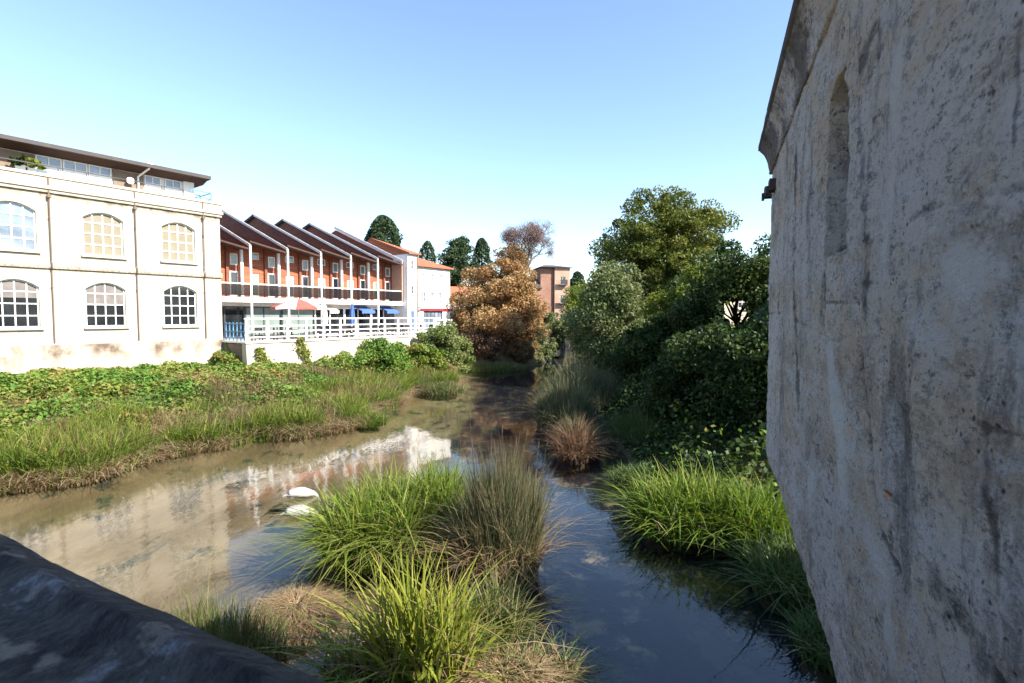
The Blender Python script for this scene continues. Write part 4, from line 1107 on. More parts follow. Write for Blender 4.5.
# iron brackets near the far corner
def bracket(px, py, s_):
    t_, z_ = wpt(px, py); b = B(); b.box(t_ - s_, t_ + s_, -.06, .045, z_ - .04, z_ + .05); b.box(t_ - s_ * .5, t_ + s_ * .5, .045, .065, z_ - .06, z_ + .0)
    b.build('iron_bracket', M['iron'], lk)
bracket(775, 186, .06); bracket(770, 193, .05)
t_, z_ = wpt(896, 495)
b = B(); b.add([(t_ - .02, .015, z_), (t_, .03, z_ + .012), (t_ + .02, .012, z_ + .004), (t_ + .01, .02, z_ - .01), (t_ - .01, .022, z_ - .008), (t_, .008, z_)], [(0, 1, 5), (1, 2, 5), (2, 3, 5), (3, 4, 5), (4, 0, 5), (4, 3, 2, 1, 0)])
lf = b.build('fallen_leaf', M['leafdry'] if 'leafdry' in M else plain('dry_leaf', (.35, .12, .05), .8)); lf.location = lk.location; lf.rotation_euler = lk.rotation_euler
set_props(lf, 'small orange brown leaf caught on the lock-up wall', 'leaf')

# ------------------------------------------------------------------ bridge and its parapet
BA = math.atan2(.327, -.627)
br = thing('stone_bridge', 'dark lichened stone bridge parapet at the lower left corner', 'bridge', (-.193, .49, 0), BA)
# local x runs left along the bridge, local +y points upstream (behind); -y is the river seen in view
pt = np.concatenate([np.linspace(-1.2, 3, 260), np.linspace(3, 28, 120)[1:]])
prof = np.array([(-.10, 4.2), (-.07, 4.7), (-.065, 4.95), (-.05, 5.06), (-.015, 5.125), (.03, 5.15)] + [(x, 5.132 + .02 * math.sin(x * 4)) for x in np.linspace(.06, .6, 30)] + [(.66, 5.12), (.69, 5.0), (.7, 4.2)])
vx = np.repeat(pt[:, None], len(prof), 1); vy = np.repeat(prof[None, :, 0], len(pt), 0); vz = np.repeat(prof[None, :, 1], len(pt), 0)
vy = vy + .015 * (fbm(vx * 3.1, vz * 3, 4, 5) - .5) + .02 * (fbm(vx * .9 + 7, vz * .5, 3, 15) - .5); vz = vz + .028 * (fbm(vx * 2.3 + 4, vy * 2.3 + 9, 4, 6) - .5) * (vz > 4.9) + .012 * (fbm(vx * 12, vy * 12, 3, 7) - .5)
A = np.stack([vx, vy, vz], -1); rows, cols = A.shape[:2]; ii = np.arange(rows * cols).reshape(rows, cols)
mesh_np('parapet', A.reshape(-1, 3), np.stack([ii[:-1, :-1], ii[1:, :-1], ii[1:, 1:], ii[:-1, 1:]], -1).reshape(-1, 4), M['coping'], br, None, True)
b = B(); b.box(-1.2, 28, -.02, .6, -1, 4.19); b.box(-8, 28, .6, 6, 3.3, 3.9); b.build('bridge_body', M['twall'], br)

# ------------------------------------------------------------------ left bank vegetation
def in_zone(n, s0, s1, dmax, seed=0):
    """points on the left bank between the water's edge and the walls"""
    P_ = []
    tot = 0
    while tot < n:
        s_ = rng.uniform(s0, s1, n * 2); D_ = rng.uniform(8, 36, n * 2)
        x = U.x * s_ + N.x * D_; y = U.y * s_ + N.y * D_
        d = poly_sdf(x, y)
        lim = np.where(s_ < 16.1, 35.6, 32.6)
        ok = (d > -.25) & (d < dmax) & (D_ < lim) & (x < -3.5) & (y > 8)
        P_.append(np.stack([x[ok], y[ok], d[ok], s_[ok], D_[ok]], -1)); tot += ok.sum()
    return np.concatenate(P_)[:n]
# ivy and bramble ground cover
def cover(name, label, n, s0, s1, size, mat, thick, seed, tr=(0, 1), dmin=1.2, dmax=60):
    p = in_zone(n, s0, s1, dmax); p = p[p[:, 2] > dmin]
    x, y, d = p[:, 0], p[:, 1], p[:, 2]
    z, _ = land_height(x, y)
    lump = fbm(x * .75, y * .75, 3, seed); big = fbm(x * .22, y * .22, 2, seed + 4)
    top = thick * (.25 + 1.1 * lump) * sstep(.4, 2.5, d) + .5 * sstep(.45, .75, big) * thick
    zz = z + top * rng.uniform(.35, 1, len(x)) ** .5
    patch = fbm(x * .5 + 3, y * .5, 4, seed + 9)
    t = np.clip(rng.uniform(tr[0], tr[1], len(x)) * .6 + (patch - .35) * 1.3, 0, 1)
    v, f, tt = leaves(np.stack([x, y, zz], -1), size, .8, .75, t)
    o = mesh_np(name, v, f, mat, None, tt); set_props(o, label, 'ground cover', None, 'stuff')
cover('ivy', 'dense green ivy and bramble covering the left bank', 150000, 0, 36, .085, M['ivy'], .85, 12)
cover('dry_growth', 'dry brown stems and leaves mixed into the left bank', 8000, 0, 36, .06, M['deaddark'], .9, 29, dmin=.8, dmax=7)
# bank edge grass (green and dead)
def edge_grass(name, label, n, mat, dmin, dmax, h, w, tr, lean, seed, thr, water_dir=1, s0=-2, s1=37):
    p = in_zone(n, s0, s1, dmax); p = p[p[:, 2] > dmin]
    m = fbm(p[:, 0] * .55, p[:, 1] * .55, 3, seed); p = p[(m > thr[0]) & (m < thr[1])]
    x, y = p[:, 0], p[:, 1]; z, _ = land_height(x, y); k = len(x); z = np.maximum(z, -.05)
    hh = h * rng.uniform(.4, 1.15, k) * (.6 + .8 * fbm(x * .9, y * .9, 3, seed + 2))
    az = math.atan2(-N.y, -N.x) + rng.normal(0, 1.3, k)
    v, f, t = blades(k, np.stack([x, y, z], -1), hh, w * rng.uniform(.7, 1.4, k), az, rng.uniform(lean[0], lean[1], k), 4, np.clip(rng.uniform(tr[0], tr[1], k), 0, 1), .5, .3)
    o = mesh_np(name, v, f, mat, None, t); set_props(o, label, 'grass', None, 'stuff')
edge_grass('bank_grass', 'tall green grass and sedge along the left water edge', 60000, M['sedge'], -.05, 5.5, 1.15, .03, (.1, 1), (.1, .9), 3, (.3, .75))
edge_grass('bright_grass', 'bright green flag leaves along the left water edge', 60000, M['reed'], -.15, 3.6, 1.45, .045, (.1, 1), (.1, .9), 8, (.49, 1))
edge_grass('dead_grass', 'pale dead reeds fallen over the left water edge', 38000, M['dead'], -.25, 2.6, 1.0, .028, (0, 1), (.6, 2.0), 14, (.0, .62))
edge_grass('tall_grass', 'purplish brown seeding grass on the left bank', 26000, M['deaddark'], .2, 6.0, 1.5, .022, (.2, 1), (.05, .6), 19, (.44, .8), s0=-2)

def bush(name, label, loc, rad, h, mat, nl=9000, leaf=.09, ry=None, group=None, seed=1, lob=.25, tint=(.1, .9), ncl=60, base=-.2, cat='bush'):
    return tree(name, label, loc, h, rad, base, mat, ncl, nl, leaf, rad * .28, cat, 'bark', .05 + rad * .02, group, lob, .35, .5, .7, tint, 8, seed, ry=ry)
def fz(s_, D_): 
    p = F(s_, D_); z_, _ = land_height(np.array([p.x]), np.array([p.y])); return Vector((p.x, p.y, float(z_[0])))
def bk(label, px, D, ty, rad, mat, nl, sd, tint=(.1, .9), foot=None):
    p = fz(ss(px, D), D)
    if foot is not None: p.z = foot
    top = CAM_Z - (ty - 316) / FPX * p.y
    bush('bank_bush', label, p, rad, top - p.z, M[mat], nl, .085, seed=sd, tint=tint)
bk('lowest rounded green bush at the foot of the terrace wall, left of the others', 322, 31.2, 359, 1.3, 'ivy', 7000, 3)
bk('green bush climbing the left half of the terrace wall', 347, 31.3, 349, 1.8, 'ivy', 10000, 23)
bk('largest round dark green bush against the middle of the terrace wall', 386, 31.0, 336, 2.3, 'ivy', 17000, 4, (0, .6))
bk('green bush joining the largest round one to the pale feathery one', 410, 31.0, 343, 1.7, 'ivy', 9000, 24)
bk('pale feathery bush covering the end of the railing', 439, 31.2, 318, 2.3, 'palebush', 20000, 5, (.1, 1), .4)
bk('pale green bush at the last post of the railing, beyond the feathery one', 450, 32.0, 330, 2.1, 'palebush', 15000, 25, (.1, .9), .2)
bk('yellowish green bush below the pale feathery one at the water edge', 430, 30.2, 345, 1.7, 'reed', 11000, 6, (.3, 1), .2)
bk('bush filling the angle between mill base and brown return wall', 224, 34.4, 351, 1.3, 'ivy', 6000, 7)
bk('low bramble mound below the first part of the terrace wall', 262, 31.0, 374, 1.4, 'ivy', 5000, 8)
bk('small dark shrub mound at the foot of the mill base', 112, 34.6, 374, 1.7, 'ivy', 7000, 9)
bk('low shrub mound at the foot of the mill beside the brown return wall', 185, 34.6, 364, 1.6, 'ivy', 7000, 19)
bush('bank_bush', 'tan dried willow scrub on the far tip of the left bank', Vector((-5.6, 42.3, 0.0)), 1.1, 2.2, M['dead'], 6000, .07, seed=10)
# climbers on the terrace wall
def climber(label, s_, ztop, zbot, w, n):
    root = thing('climbing_vine', label, 'vine', F(s_, TD - .12, zbot), FR)
    t = rng.uniform(0, 1, n); 
    x = (rng.normal(0, w * .35, n) * (.5 + .8 * np.abs(np.sin(t * 7)))) + .25 * np.sin(t * 5)
    y = -rng.uniform(.02, .25, n) - .22 * (1 - t); z_ = t * (ztop - zbot)
    v, f, tt = leaves(np.stack([x, y, z_], -1), .08, .2, .7, rng.uniform(.2, 1, n)); mesh_np('foliage', v, f, M['ivy'], root, tt)
    B().tube([(.1, -.35, -.1), (-.1, -.15, (ztop - zbot) * .5), (.05, -.08, ztop - zbot)], [.03, .02, .01], 5).build('stem', M['bark'], root)
climber('leafy climber near the left corner of the terrace wall', 17.1, 3.5, 1.3, .5, 1100)
climber('narrow climber hanging over the terrace wall below the parasol', 19.9, 4.1, 1.3, .45, 1200)

# ------------------------------------------------------------------ reed clumps in the river
def W0(px, py): return ground_at(px, py)
clump('reed_clump', 'bright green leafy reed bed right of the swans', 'reeds', W0(383, 548), 1.3, 3600, 2.15, .05, M['reed'], (.15, 1.15), (1.05, .9), (.0, 1), dead=.15, tipdry=.45)
clump('reed_clump', 'green reed tuft between the leafy bed and the tall bulrushes', 'reeds', W0(440, 533), .95, 2100, 2.2, .045, M['reed'], (.1, .85), (1, .9), (.0, .8), dead=.15, tipdry=.4)
clump('bulrush_clump', 'tall grey green bulrush clump with brown tips in mid river', 'reeds', W0(500, 572), .8, 5200, 2.95, .023, M['rush'], (.03, .28), (1, 1), (.0, 1), dead=.3, top=16, droop=.3)
clump('reed_clump', 'broad yellow green flag leaves nearest the camera', 'reeds', W0(425, 676), .68, 480, 2.2, .052, M['yellowgreen'], (.05, .8), (1.15, .9), (.0, .9), dead=.4, tipdry=.5, segs=7)
clump('reed_clump', 'arching green leaves spreading left from the nearest flag leaves', 'reeds', W0(372, 676), .6, 190, 1.5, .042, M['reed'], (.6, 1.8), (1.2, .8), (.3, 1), dead=.6, segs=7)
clump('reed_clump', 'dark green tuft behind the nearest flag leaves', 'reeds', W0(492, 640), .6, 700, 1.35, .026, M['sedge'], (.2, 1.1), (1, .8), (.0, 1), dead=.35, tipdry=.5)
clump('reed_clump', 'thin pale reeds beside the dark parapet', 'reeds', W0(222, 655), .8, 800, 1.3, .016, M['sedge'], (.05, .5), (1.3, .7), (.2, 1), dead=.3)
clump('reed_clump', 'sparse dark stems rising just beyond the parapet edge', 'reeds', W0(165, 655), .55, 120, 1.3, .012, M['deaddark'], (.05, .4), (1.2, .6), (0, .5), soil=False)
clump('sedge_tuft', 'low tuft of leaning green and straw leaves at the bottom edge of the river', 'reeds', W0(530, 682), .55, 420, .85, .03, M['sedge'], (.6, 1.9), (1.3, .7), (.2, 1), dead=1.0)
# matted dead mound
def dead_mound(label, loc, r, h, n, mat, sq=(1, 1), name='dead_reed_mound', blen=.6, w=.018):
    root = thing(name, label, 'reeds', loc, 0)
    k, m = 22, 7; vs = [(0, 0, h)]; fs = []
    for j in range(1, m + 1):
        for i in range(k):
            q = 2 * math.pi * i / k; f_ = j / m; wv_ = 1 + .12 * math.sin(2 * q + loc[0]) + .07 * math.sin(5 * q)
            vs.append((math.cos(q) * r * f_ * wv_ * sq[0], math.sin(q) * r * f_ * wv_ * sq[1], h * (1 - f_ ** 2.2) * (1 + .18 * math.sin(4 * q + j)) - .12 * f_))
    for i in range(k): fs.append((0, 1 + i, 1 + (i + 1) % k))
    for j in range(m - 1):
        for i in range(k): fs.append((1+j*k+i, 1+(j+1)*k+i, 1+(j+1)*k+(i+1)%k, 1+j*k+(i+1)%k))
    B().add(vs, fs).build('mound', M['mound'], root, smooth=True)
    x, y, a, rr = disk(n, r, sq); z_ = h * (1 - rr ** 2.2) - .02
    v, f, t = blades(n, np.stack([x, y, z_], -1), blen * rng.uniform(.3, 1, n), np.full(n, w), a + rng.normal(0, .6, n), rng.uniform(.9, 2.6, n), 4, rng.uniform(0, 1, n), .55)
    mesh_np('dead_leaves', v, f, mat, root, t)
M['mound'] = plain('dry_reed_thatch', (.26, .18, .10), .95, .1, .35, 14, bump=1)
dead_mound('sunlit tan mound of matted dead reeds beside the nearest clump', W0(296, 622), .72, .34, 4200, M['dead'], (1.0, .75), blen=.3, w=.014)
dead_mound('straw coloured matted tuft at the foot of the nearest reeds', W0(505, 690), .8, .2, 2200, M['dead'], (1.2, .6), blen=.35)
# right bank clumps
clump('iris_clump', 'bright sunlit flag iris clump against the dark right bank', 'reeds', W0(688, 528), 1.2, 1900, 2.0, .052, M['reed'], (.15, .9), (1.15, .9), (.1, 1.0), dead=.05)
clump('iris_clump', 'second flag iris clump right of the brightest one, half in shade', 'reeds', W0(748, 540), 1.05, 1500, 1.75, .05, M['reed'], (.15, .9), (1.1, .9), (.0, .7), dead=.05)
clump('iris_clump', 'shaded dark green leaves close under the lock-up wall', 'reeds', W0(798, 590), .9, 1000, 1.4, .036, M['sedge'], (.2, 1.1), (1, 1), (.0, .7), dead=.05)
clump('iris_clump', 'shaded leaves at the lower edge of the right bank beside the wall foot', 'reeds', W0(835, 655), .6, 800, 1.0, .03, M['sedge'], (.3, 1.1), (1, 1), (.0, .6), dead=.05)
clump('iris_clump', 'low shaded tuft at the water edge left of the bright iris clump', 'reeds', W0(640, 478), .8, 900, .7, .03, M['sedge'], (.3, 1.2), (1.3, 1), (.0, .6), dead=.05)
# island spit in the middle distance
clump('reed_clump', 'dark shaded reed bed standing in mid river before the far trees', 'reeds', W0(568, 436) + Vector((0, 2.0, 0)), 1.3, 3600, 2.6, .034, M['rush'], (.05, .5), (1, 1.6), (0, .6), dead=.15)
clump('reed_clump', 'dark reeds behind the brown dead clump', 'reeds', W0(585, 405), 2.0, 4200, 2.8, .038, M['rush'], (.05, .5), (1, 1.8), (0, .5), dead=.1)
clump('reed_clump', 'short dark green reeds growing through the reddish brown dead clump', 'reeds', W0(580, 450), .8, 1500, 1.7, .03, M['rush'], (.05, .6), (1, 1.2), (0, .5), dead=.1)
clump('dead_reed_clump', 'reddish brown collapsed clump of dead reeds in mid river', 'reeds', W0(572, 458), .7, 1500, 1.7, .03, M['deaddark'], (.05, 1.1), (.9, 1.2), (0, .6), dead=.1)  # tint range kept dark to paint in the clump's shade
clump('reed_clump', 'blue green reed bed along the shaded right bank', 'reeds', W0(655, 440), 1.9, 5200, 1.6, .035, M['sedge'], (.1, .7), (1, 1.5), (.0, .7), dead=.08)
clump('reed_clump', 'further reeds on the right bank below the dark trees', 'reeds', W0(650, 405), 2.4, 4800, 1.7, .04, M['sedge'], (.1, .7), (1.1, 1.8), (.0, .6), dead=.05)
clump('reed_clump', 'grassy tuft at the tip of the left bank', 'reeds', W0(438, 392), 1.3, 2200, 1.3, .03, M['sedge'], (.1, .8), (1.4, 1), (.1, 1), dead=.3)
clump('reed_clump', 'low pale reeds in the water below the orange tree', 'reeds', Vector((-2.5, 53, 0)), 3.0, 3500, 1.1, .04, M['sedge'], (.1, .6), (1.3, .6), (.2, 1), dead=.1)
clump('reed_clump', 'bright green tuft leaning out from the left bank into the water', 'reeds', W0(352, 424), 1.1, 2400, 1.3, .04, M['reed'], (.2, 1.1), (1.6, .8), (.1, .9), dead=.1)

# ------------------------------------------------------------------ swans
def swan(label, loc, rz, flip=False):
    root = thing('swan', label, 'swan', loc, rz)
    # one continuous surface: tail, body, breast, neck bent down into the water
    sk = [((-.56, 0, .07), .008), ((-.45, 0, .10), .045), ((-.28, 0, .13), .13), ((-.06, 0, .14), .185), ((.14, 0, .11), .165), ((.27, 0, .085), .11),
          ((.35, 0, .055), .065), ((.41, 0, .005), .048), ((.45, 0, -.06), .04), ((.48, 0, -.13), .036), ((.50, 0, -.2), .04)]
    n = 18; vs = []; fs = []
    P_ = [Vector(p) for p, _ in sk]
    import itertools
    fine = []; rad = []
    for i in range(len(sk) - 1):
        for q in range(4):
            t = q / 4; p0 = P_[max(i-1, 0)]; p1 = P_[i]; p2 = P_[i+1]; p3 = P_[min(i+2, len(P_)-1)]
            fine.append(.5 * ((2*p1) + (-p0+p2)*t + (2*p0-5*p1+4*p2-p3)*t*t + (-p0+3*p1-3*p2+p3)*t**3)); rad.append(sk[i][1] * (1-t) + sk[i+1][1] * t)
    for i, p in enumerate(fine):
        d = (fine[min(i+1, len(fine)-1)] - fine[max(i-1, 0)]).normalized(); up = Vector((0, 1, 0)).cross(d) * -1
        for k in range(n):
            q = 2 * math.pi * k / n; s_ = math.sin(q); ww = rad[i]
            vs.append(p + Vector((0, 1, 0)) * math.cos(q) * ww * (1.08 if p.x < .3 else 1) + up * s_ * ww * (.85 if p.x < .3 else 1))
    for i in range(len(fine) - 1):
        for k in range(n): fs.append((i*n+k, (i+1)*n+k, (i+1)*n+(k+1)%n, i*n+(k+1)%n))
    fs.append(tuple(range(n))); fs.append(tuple(range(len(fine)*n-1, (len(fine)-1)*n-1, -1)))
    B().add(vs, fs).build('body', M['swan'], root, smooth=True)
    for sy in (-1, 1):
        b = B(); vs = []; fs = []
        for i in range(9):
            t = i / 8; x = .12 - .5 * t; w = .16 * math.sin(math.pi * min(1, t * .85 + .15)) ** .7 * (1 - .55 * t)
            for j in range(5):
                q = j / 4 * 2.0 - .55; r0 = .2 * (math.sin(math.pi * (.3 + .5 * t))) * (1 - .25 * t)
                vs.append((x, sy * math.cos(q) * r0 * 1.05, .125 + math.sin(q) * r0 * .95 + .03 * t))
        for i in range(8):
            for j in range(4): fs.append((i*5+j, (i+1)*5+j, (i+1)*5+j+1, i*5+j+1))
        b.add(vs, fs); o = b.build('wing', M['swan'], root, smooth=True)
        md = o.modifiers.new('th', 'SOLIDIFY'); md.thickness = .012
swan('white swan with its neck in the water, further from the camera', W0(302, 497), R(20))
swan('white swan with its head under, tucked against the reed bed', W0(301, 516), R(14))

# ------------------------------------------------------------------ trees
def tz(px, dist):
    p = at(px, dist); z_, _ = land_height(np.array([p.x]), np.array([p.y])); return Vector((p.x, p.y, float(z_[0])))
def T(name, label, px, dist, top_y, rad, base, mat, foot=None, **kw):
    p = tz(px, dist)
    if foot is not None: p.z = foot
    top = CAM_Z + (316 - top_y) / FPX * dist
    return tree(name, label, p, top - p.z, rad, base, M[mat], **kw)
T('autumn_tree', 'large orange autumn tree leaning over the river', 500, 60, 259, 5.9, -.2, 'orange', foot=.3, ncl=230, nl=76000, leaf=.13, seed=2, lob=.16, shell=.33, tint=(0, 1), crad=1.15)
T('autumn_tree', 'smaller russet shrub at the water edge under the orange tree', 487, 56, 326, 2.6, -.1, 'deaddark', foot=.1, ncl=60, nl=9000, leaf=.11, seed=4)
T('olive_shrub', 'olive green shrub at the water edge right of the orange tree', 520, 57.5, 335, 2.0, -.1, 'ochre', foot=.1, ncl=50, nl=8000, leaf=.1, seed=5, cat='shrub')
T('willow_shrub', 'low green willow shrub at the water edge below the warehouse', 543, 64, 334, 1.9, -.2, 'willow', foot=.0, ncl=50, nl=9000, leaf=.1, seed=44, cat='shrub')
T('willow_tree', 'small pale willow in front of the brick warehouse', 554, 76, 309, 2.5, .0, 'willow', foot=.1, ncl=80, nl=14000, leaf=.12, seed=6)
T('leafy_tree', 'round yellow green tree at the far river bend', 583, 88, 284, 4.6, .1, 'yellowgreen', ncl=90, nl=18000, leaf=.16, seed=7, tint=(0, .5))
T('willow_tree', 'pale willow over the water below the yellow green tree', 588, 72, 306, 3.6, -.1, 'willow', foot=.1, ncl=80, nl=16000, leaf=.13, seed=17)
T('willow_tree', 'broad silvery willow in front of the tallest tree', 613, 44, 262, 3.9, .2, 'willow', ncl=150, nl=42000, leaf=.12, seed=8, lob=.28, crad=1.3)
T('broadleaf_tree', 'tallest green tree on the right bank', 664, 48, 187, 6.4, 3.2, 'green', ncl=250, nl=84000, leaf=.12, seed=9, lob=.16, shell=.42, crad=1.15, tint=(.2, 1), trunk=.3, limbs=26)
T('leafy_tree', 'bright lime green sapling in front of the tallest tree', 664, 34, 284, 2.0, 1.0, 'yellowgreen', ncl=60, nl=9000, leaf=.09, seed=10, lob=.45, tint=(0, .7))
T('leafy_tree', 'yellow green crown between the tallest tree and the lock-up', 706, 33, 262, 2.4, 4.0, 'yellowgreen', ncl=70, nl=13000, leaf=.1, seed=11, tint=(0, .5))
CR = Vector((0, 0, CAM_Z)); 
def gap(px, py, rpx, o_loc):
    ctr = ray(px, py).normalized()
    def h(c, ct):
        w = c + np.array(o_loc) - np.array(CR); w = w / np.linalg.norm(w, axis=1, keepdims=True)
        q = np.arccos(np.clip(w @ np.array(ctr), -1, 1)) * FPX
        aw = np.arctan2(w[:, 2] - ctr.z, w[:, 0] - ctr.x); q = q / (.55 + .9 * vnoise(aw * 1.9 + 9, aw * 0 + 3, 7))
        keep = q > rpx * (.6 + rng.uniform(0, .5, len(q))); return c[keep], ct[keep]
    return h
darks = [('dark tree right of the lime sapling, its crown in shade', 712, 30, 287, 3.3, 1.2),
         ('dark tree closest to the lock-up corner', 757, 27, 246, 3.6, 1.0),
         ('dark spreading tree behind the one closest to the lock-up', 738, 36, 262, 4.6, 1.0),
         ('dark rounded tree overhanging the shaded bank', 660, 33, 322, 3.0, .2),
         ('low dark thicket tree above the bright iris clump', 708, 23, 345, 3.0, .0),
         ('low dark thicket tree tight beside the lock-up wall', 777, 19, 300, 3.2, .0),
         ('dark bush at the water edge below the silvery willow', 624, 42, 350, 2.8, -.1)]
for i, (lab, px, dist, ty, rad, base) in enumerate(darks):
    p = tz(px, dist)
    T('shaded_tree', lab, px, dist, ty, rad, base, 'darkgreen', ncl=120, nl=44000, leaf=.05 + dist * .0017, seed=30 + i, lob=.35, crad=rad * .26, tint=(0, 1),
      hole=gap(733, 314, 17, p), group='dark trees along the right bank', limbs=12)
# trees on the right bank nearer the bridge: their shade falls on the water
for i, (x, y, h_, r_) in enumerate(((9.6, 5.4, 7.4, 2.9), (13.5, 1.0, 9.5, 3.4), (17.8, 16.8, 13, 4.3))):
    z_, _ = land_height(np.array([x]), np.array([y]))
    tree('shade_tree', ['low tree hidden behind the lock-up, shading the water', 'tree hidden behind the lock-up beside the bridge', 'tallest tree hidden behind the lock-up'][i], (x, y, float(z_[0])), h_, r_, 2.0, M['green'], 80, 14000, .16, None, seed=50 + i)
# understorey on the right bank
def right_cover(n, size, mat, name, label, thick, seed):
    x = rng.uniform(3, 30, n * 2); y = rng.uniform(5, 75, n * 2); d = poly_sdf(x, y); ok = (d > .2) & (d < 16); x = x[ok][:n]; y = y[ok][:n]; d = d[ok][:n]
    z_, _ = land_height(x, y); lump = fbm(x * .6, y * .6, 3, seed)
    zz = z_ + thick * (.1 + 1.3 * lump) * sstep(0, 2, d) * rng.uniform(.2, 1, len(x))
    v, f, t = leaves(np.stack([x, y, zz], -1), size, .6, .7, np.clip(rng.uniform(0, .7, len(x)) + (lump - .5), 0, 1))
    o = mesh_np(name, v, f, mat, None, t); set_props(o, label, 'ground cover', None, 'stuff')
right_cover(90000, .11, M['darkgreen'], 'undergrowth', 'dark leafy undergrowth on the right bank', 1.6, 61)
right_cover(20000, .09, M['ivy'], 'brambles', 'green bramble sprays over the right bank', 1.9, 67)

# conifers on the skyline
def conifer(label, px, dist, top_y, rad, mat='conifer', kind='dome', n=9000, leaf=.22, name='conifer_tree'):
    p = tz(px, dist); top = CAM_Z + (316 - top_y) / FPX * dist - p.z
    root = thing(name, label, 'tree', p)
    C = []; tt = []
    if kind == 'cedar':
        for k in range(13):
            zc = top * (.42 + .56 * k / 13); a = random.uniform(0, 6.28); L = rad * (1.1 - .75 * k / 13) * random.uniform(.6, 1.1)
            c_ = np.array([math.cos(a) * L * .55, math.sin(a) * L * .55, zc])
            q = rng.normal(0, 1, (n // 13, 3)) * np.array([L * .33, L * .33, .3]); C.append(c_ + q); tt.append(np.full(len(q), random.uniform(-.1, .25)))
    else:
        m = n; t = rng.uniform(0, 1, m) ** .8
        prof = (np.sqrt(np.clip(1 - t ** 2.2, 0, 1)) if kind == 'dome' else (1 - t) ** .8) * rad
        a = rng.uniform(0, 2 * math.pi, m); lb = .7 + .5 * vnoise(a * 2.5 + 10, t * 9, int(px))
        r_ = prof * lb * rng.uniform(.35, 1, m) ** .4
        C.append(np.stack([np.cos(a) * r_, np.sin(a) * r_, top * (.12 + .88 * t)], -1)); tt.append((lb - .95) * .8)
    C = np.concatenate(C); tt = np.concatenate(tt)
    v, f, t_ = leaves(C, leaf, .2, .5, np.clip(rng.uniform(.1, .8, len(C)) + tt, 0, 1)); mesh_np('crown', v, f, M[mat], root, t_)
    b = B(); b.tube([(0, 0, -.5), (0, 0, top * .95)], [.4, .06], 8)
    if kind == 'cedar':
        for k in range(10): a = random.uniform(0, 6.28); zc = top * (.4 + .05 * k); b.tube([(0, 0, zc - .5), (math.cos(a) * rad * .8, math.sin(a) * rad * .8, zc + .4)], [.12, .03], 5)
    b.build('trunk', M['bark'], root)
conifer('tall domed conifer rising behind the timber clad houses', 384, 85, 217, 4.3, 'conifer', 'dome', 22000, .22, )
conifer('small dark pine on the skyline above the wide white house', 428, 90, 242, 2.4, 'conifer', 'dome', 4500, .2, 'pine_tree')
conifer('broad cedar with flat layered branches behind the white houses', 458, 92, 236, 5.6, 'conifer', 'cedar', 22000, .2, 'cedar_tree')
conifer('narrow pointed conifer just right of the cedar', 482, 94, 239, 2.6, 'conifer', 'dome', 7000, .2)
conifer('small dark tree on the far skyline right of the warehouse', 577, 130, 272, 3.0, 'conifer', 'dome', 4000, .3)
# bare tree
def bare_tree(label, p, top, rad):
    root = thing('bare_tree', label, 'tree', p)
    b = B(); tips = []
    def grow(a, d, L, r_, lv):
        e = a + d * L; m = a + d * L * .5 + Vector((random.uniform(-.06, .06), random.uniform(-.06, .06), 0)) * L
        b.tube([a, m, e], [r_, r_ * .85, r_ * .66], 5 if lv > 1 else 7, False)
        if lv >= 5: tips.append((e, d)); return
        for k in range(3 if lv else 4):
            nd = (d + Vector((random.gauss(0, .46), random.gauss(0, .46), random.gauss(.0, .3)))).normalized(); grow(e, nd, (L if lv else top * .19) * random.uniform(.6, .78), r_ * .6, lv + 1)
    grow(Vector((0, 0, -.4)), Vector((.02, 0, 1)), top * .5, .3, 0)
    b.build('trunk', M['barkpale'], root)
    n = 40; pos = np.repeat(np.array([list(e) for e, d in tips]), n, 0); k = len(pos)
    pos = pos + rng.normal(0, .3, (k, 3))
    nr = rng.normal(0, 1, (k, 3)); nr /= np.linalg.norm(nr, axis=1, keepdims=True); sd = np.cross(nr, rng.normal(0, 1, (k, 3))); sd /= np.linalg.norm(sd, axis=1, keepdims=True)
    L = rng.uniform(.2, .6, k)[:, None]; w = .016
    v = np.stack([pos - sd * w, pos + sd * w, pos + nr * L + sd * w * .4, pos + nr * L - sd * w * .4], 1).reshape(-1, 3)
    mesh_np('twigs', v, np.arange(k * 4).reshape(-1, 4), M['twig'], root, np.repeat(rng.uniform(0, 1, k), 4))
random.seed(21)
p = tz(524, 68); bare_tree('bare purple grey tree standing above the orange tree', p, CAM_Z + 108 * 68 / 520 - p.z, 3)
T('ochre_tree', 'thin ochre leaved crown between the bare tree and the orange tree', 512, 64, 243, 3.0, 6.5, 'ochre', ncl=60, nl=7000, leaf=.11, seed=12, lob=.4)
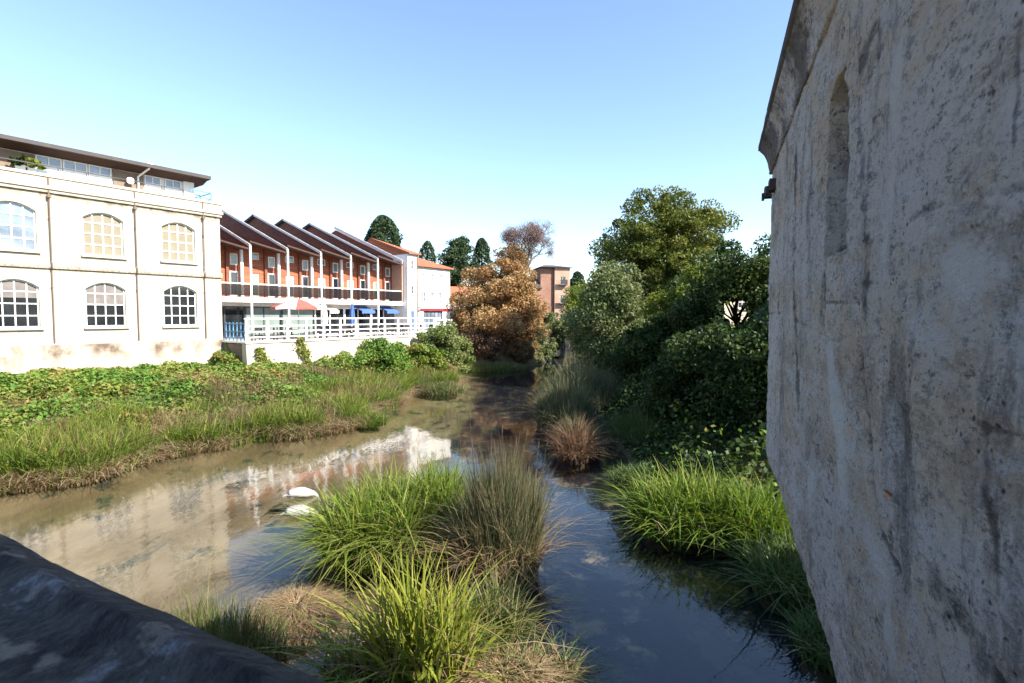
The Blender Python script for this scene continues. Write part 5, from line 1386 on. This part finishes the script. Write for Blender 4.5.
# far wood
n = 60000; x = rng.uniform(-110, 130, n); y = rng.uniform(118, 190, n); z_, _ = land_height(x, y)
hgt = 6 + 6 * fbm(x * .06, y * .06, 3, 71); zz = z_ * .4 + hgt * rng.uniform(.1, 1, n) ** .5
v, f, t = leaves(np.stack([x, y, zz], -1), .75, .4, .6, np.clip(rng.uniform(0, .6, n) + (fbm(x * .1, y * .1, 3, 73) - .4), 0, 1))
o = mesh_np('distant_wood', v, f, M['green'], None, t); set_props(o, 'far-off wood closing the view up the river', 'wood', None, 'stuff')

# ------------------------------------------------------------------ light
SUN_AZ = Vector((.87, -.49)).normalized(); EL = R(39)
sd = bpy.data.lights.new('sun', 'SUN'); so = bpy.data.objects.new('sun', sd); COL.objects.link(so)
sd.energy = 4.5; sd.angle = R(.5); sd.color = (1, .92, .80)
dv = Vector((SUN_AZ.x * math.cos(EL), SUN_AZ.y * math.cos(EL), math.sin(EL)))
so.rotation_euler = dv.to_track_quat('Z', 'Y').to_euler(); so.location = (20, -20, 30)
w = bpy.data.worlds.new('World'); scene.world = w; w.use_nodes = True
nt = w.node_tree; nt.nodes.clear()
sky = nt.nodes.new('ShaderNodeTexSky'); sky.sky_type = 'NISHITA'; sky.sun_disc = False
sky.sun_elevation = EL; sky.sun_rotation = math.atan2(SUN_AZ.x, SUN_AZ.y)
sky.air_density = 1.0; sky.dust_density = .35; sky.ozone_density = 1.8
bg = nt.nodes.new('ShaderNodeBackground'); bg.inputs[1].default_value = .112
wo = nt.nodes.new('ShaderNodeOutputWorld'); nt.links.new(sky.outputs[0], bg.inputs[0]); nt.links.new(bg.outputs[0], wo.inputs[0])
vs_ = scene.view_settings; vs_.view_transform = 'Standard'; vs_.look = 'None'; vs_.exposure = 1.6; vs_.gamma = 1
scene.render.engine = 'CYCLES'
cy = scene.cycles
cy.max_bounces = 8; cy.diffuse_bounces = 3; cy.glossy_bounces = 3; cy.transmission_bounces = 3; cy.transparent_max_bounces = 8
cy.use_denoising = True; cy.sample_clamp_indirect = 6
cy.caustics_reflective = False; cy.caustics_refractive = False
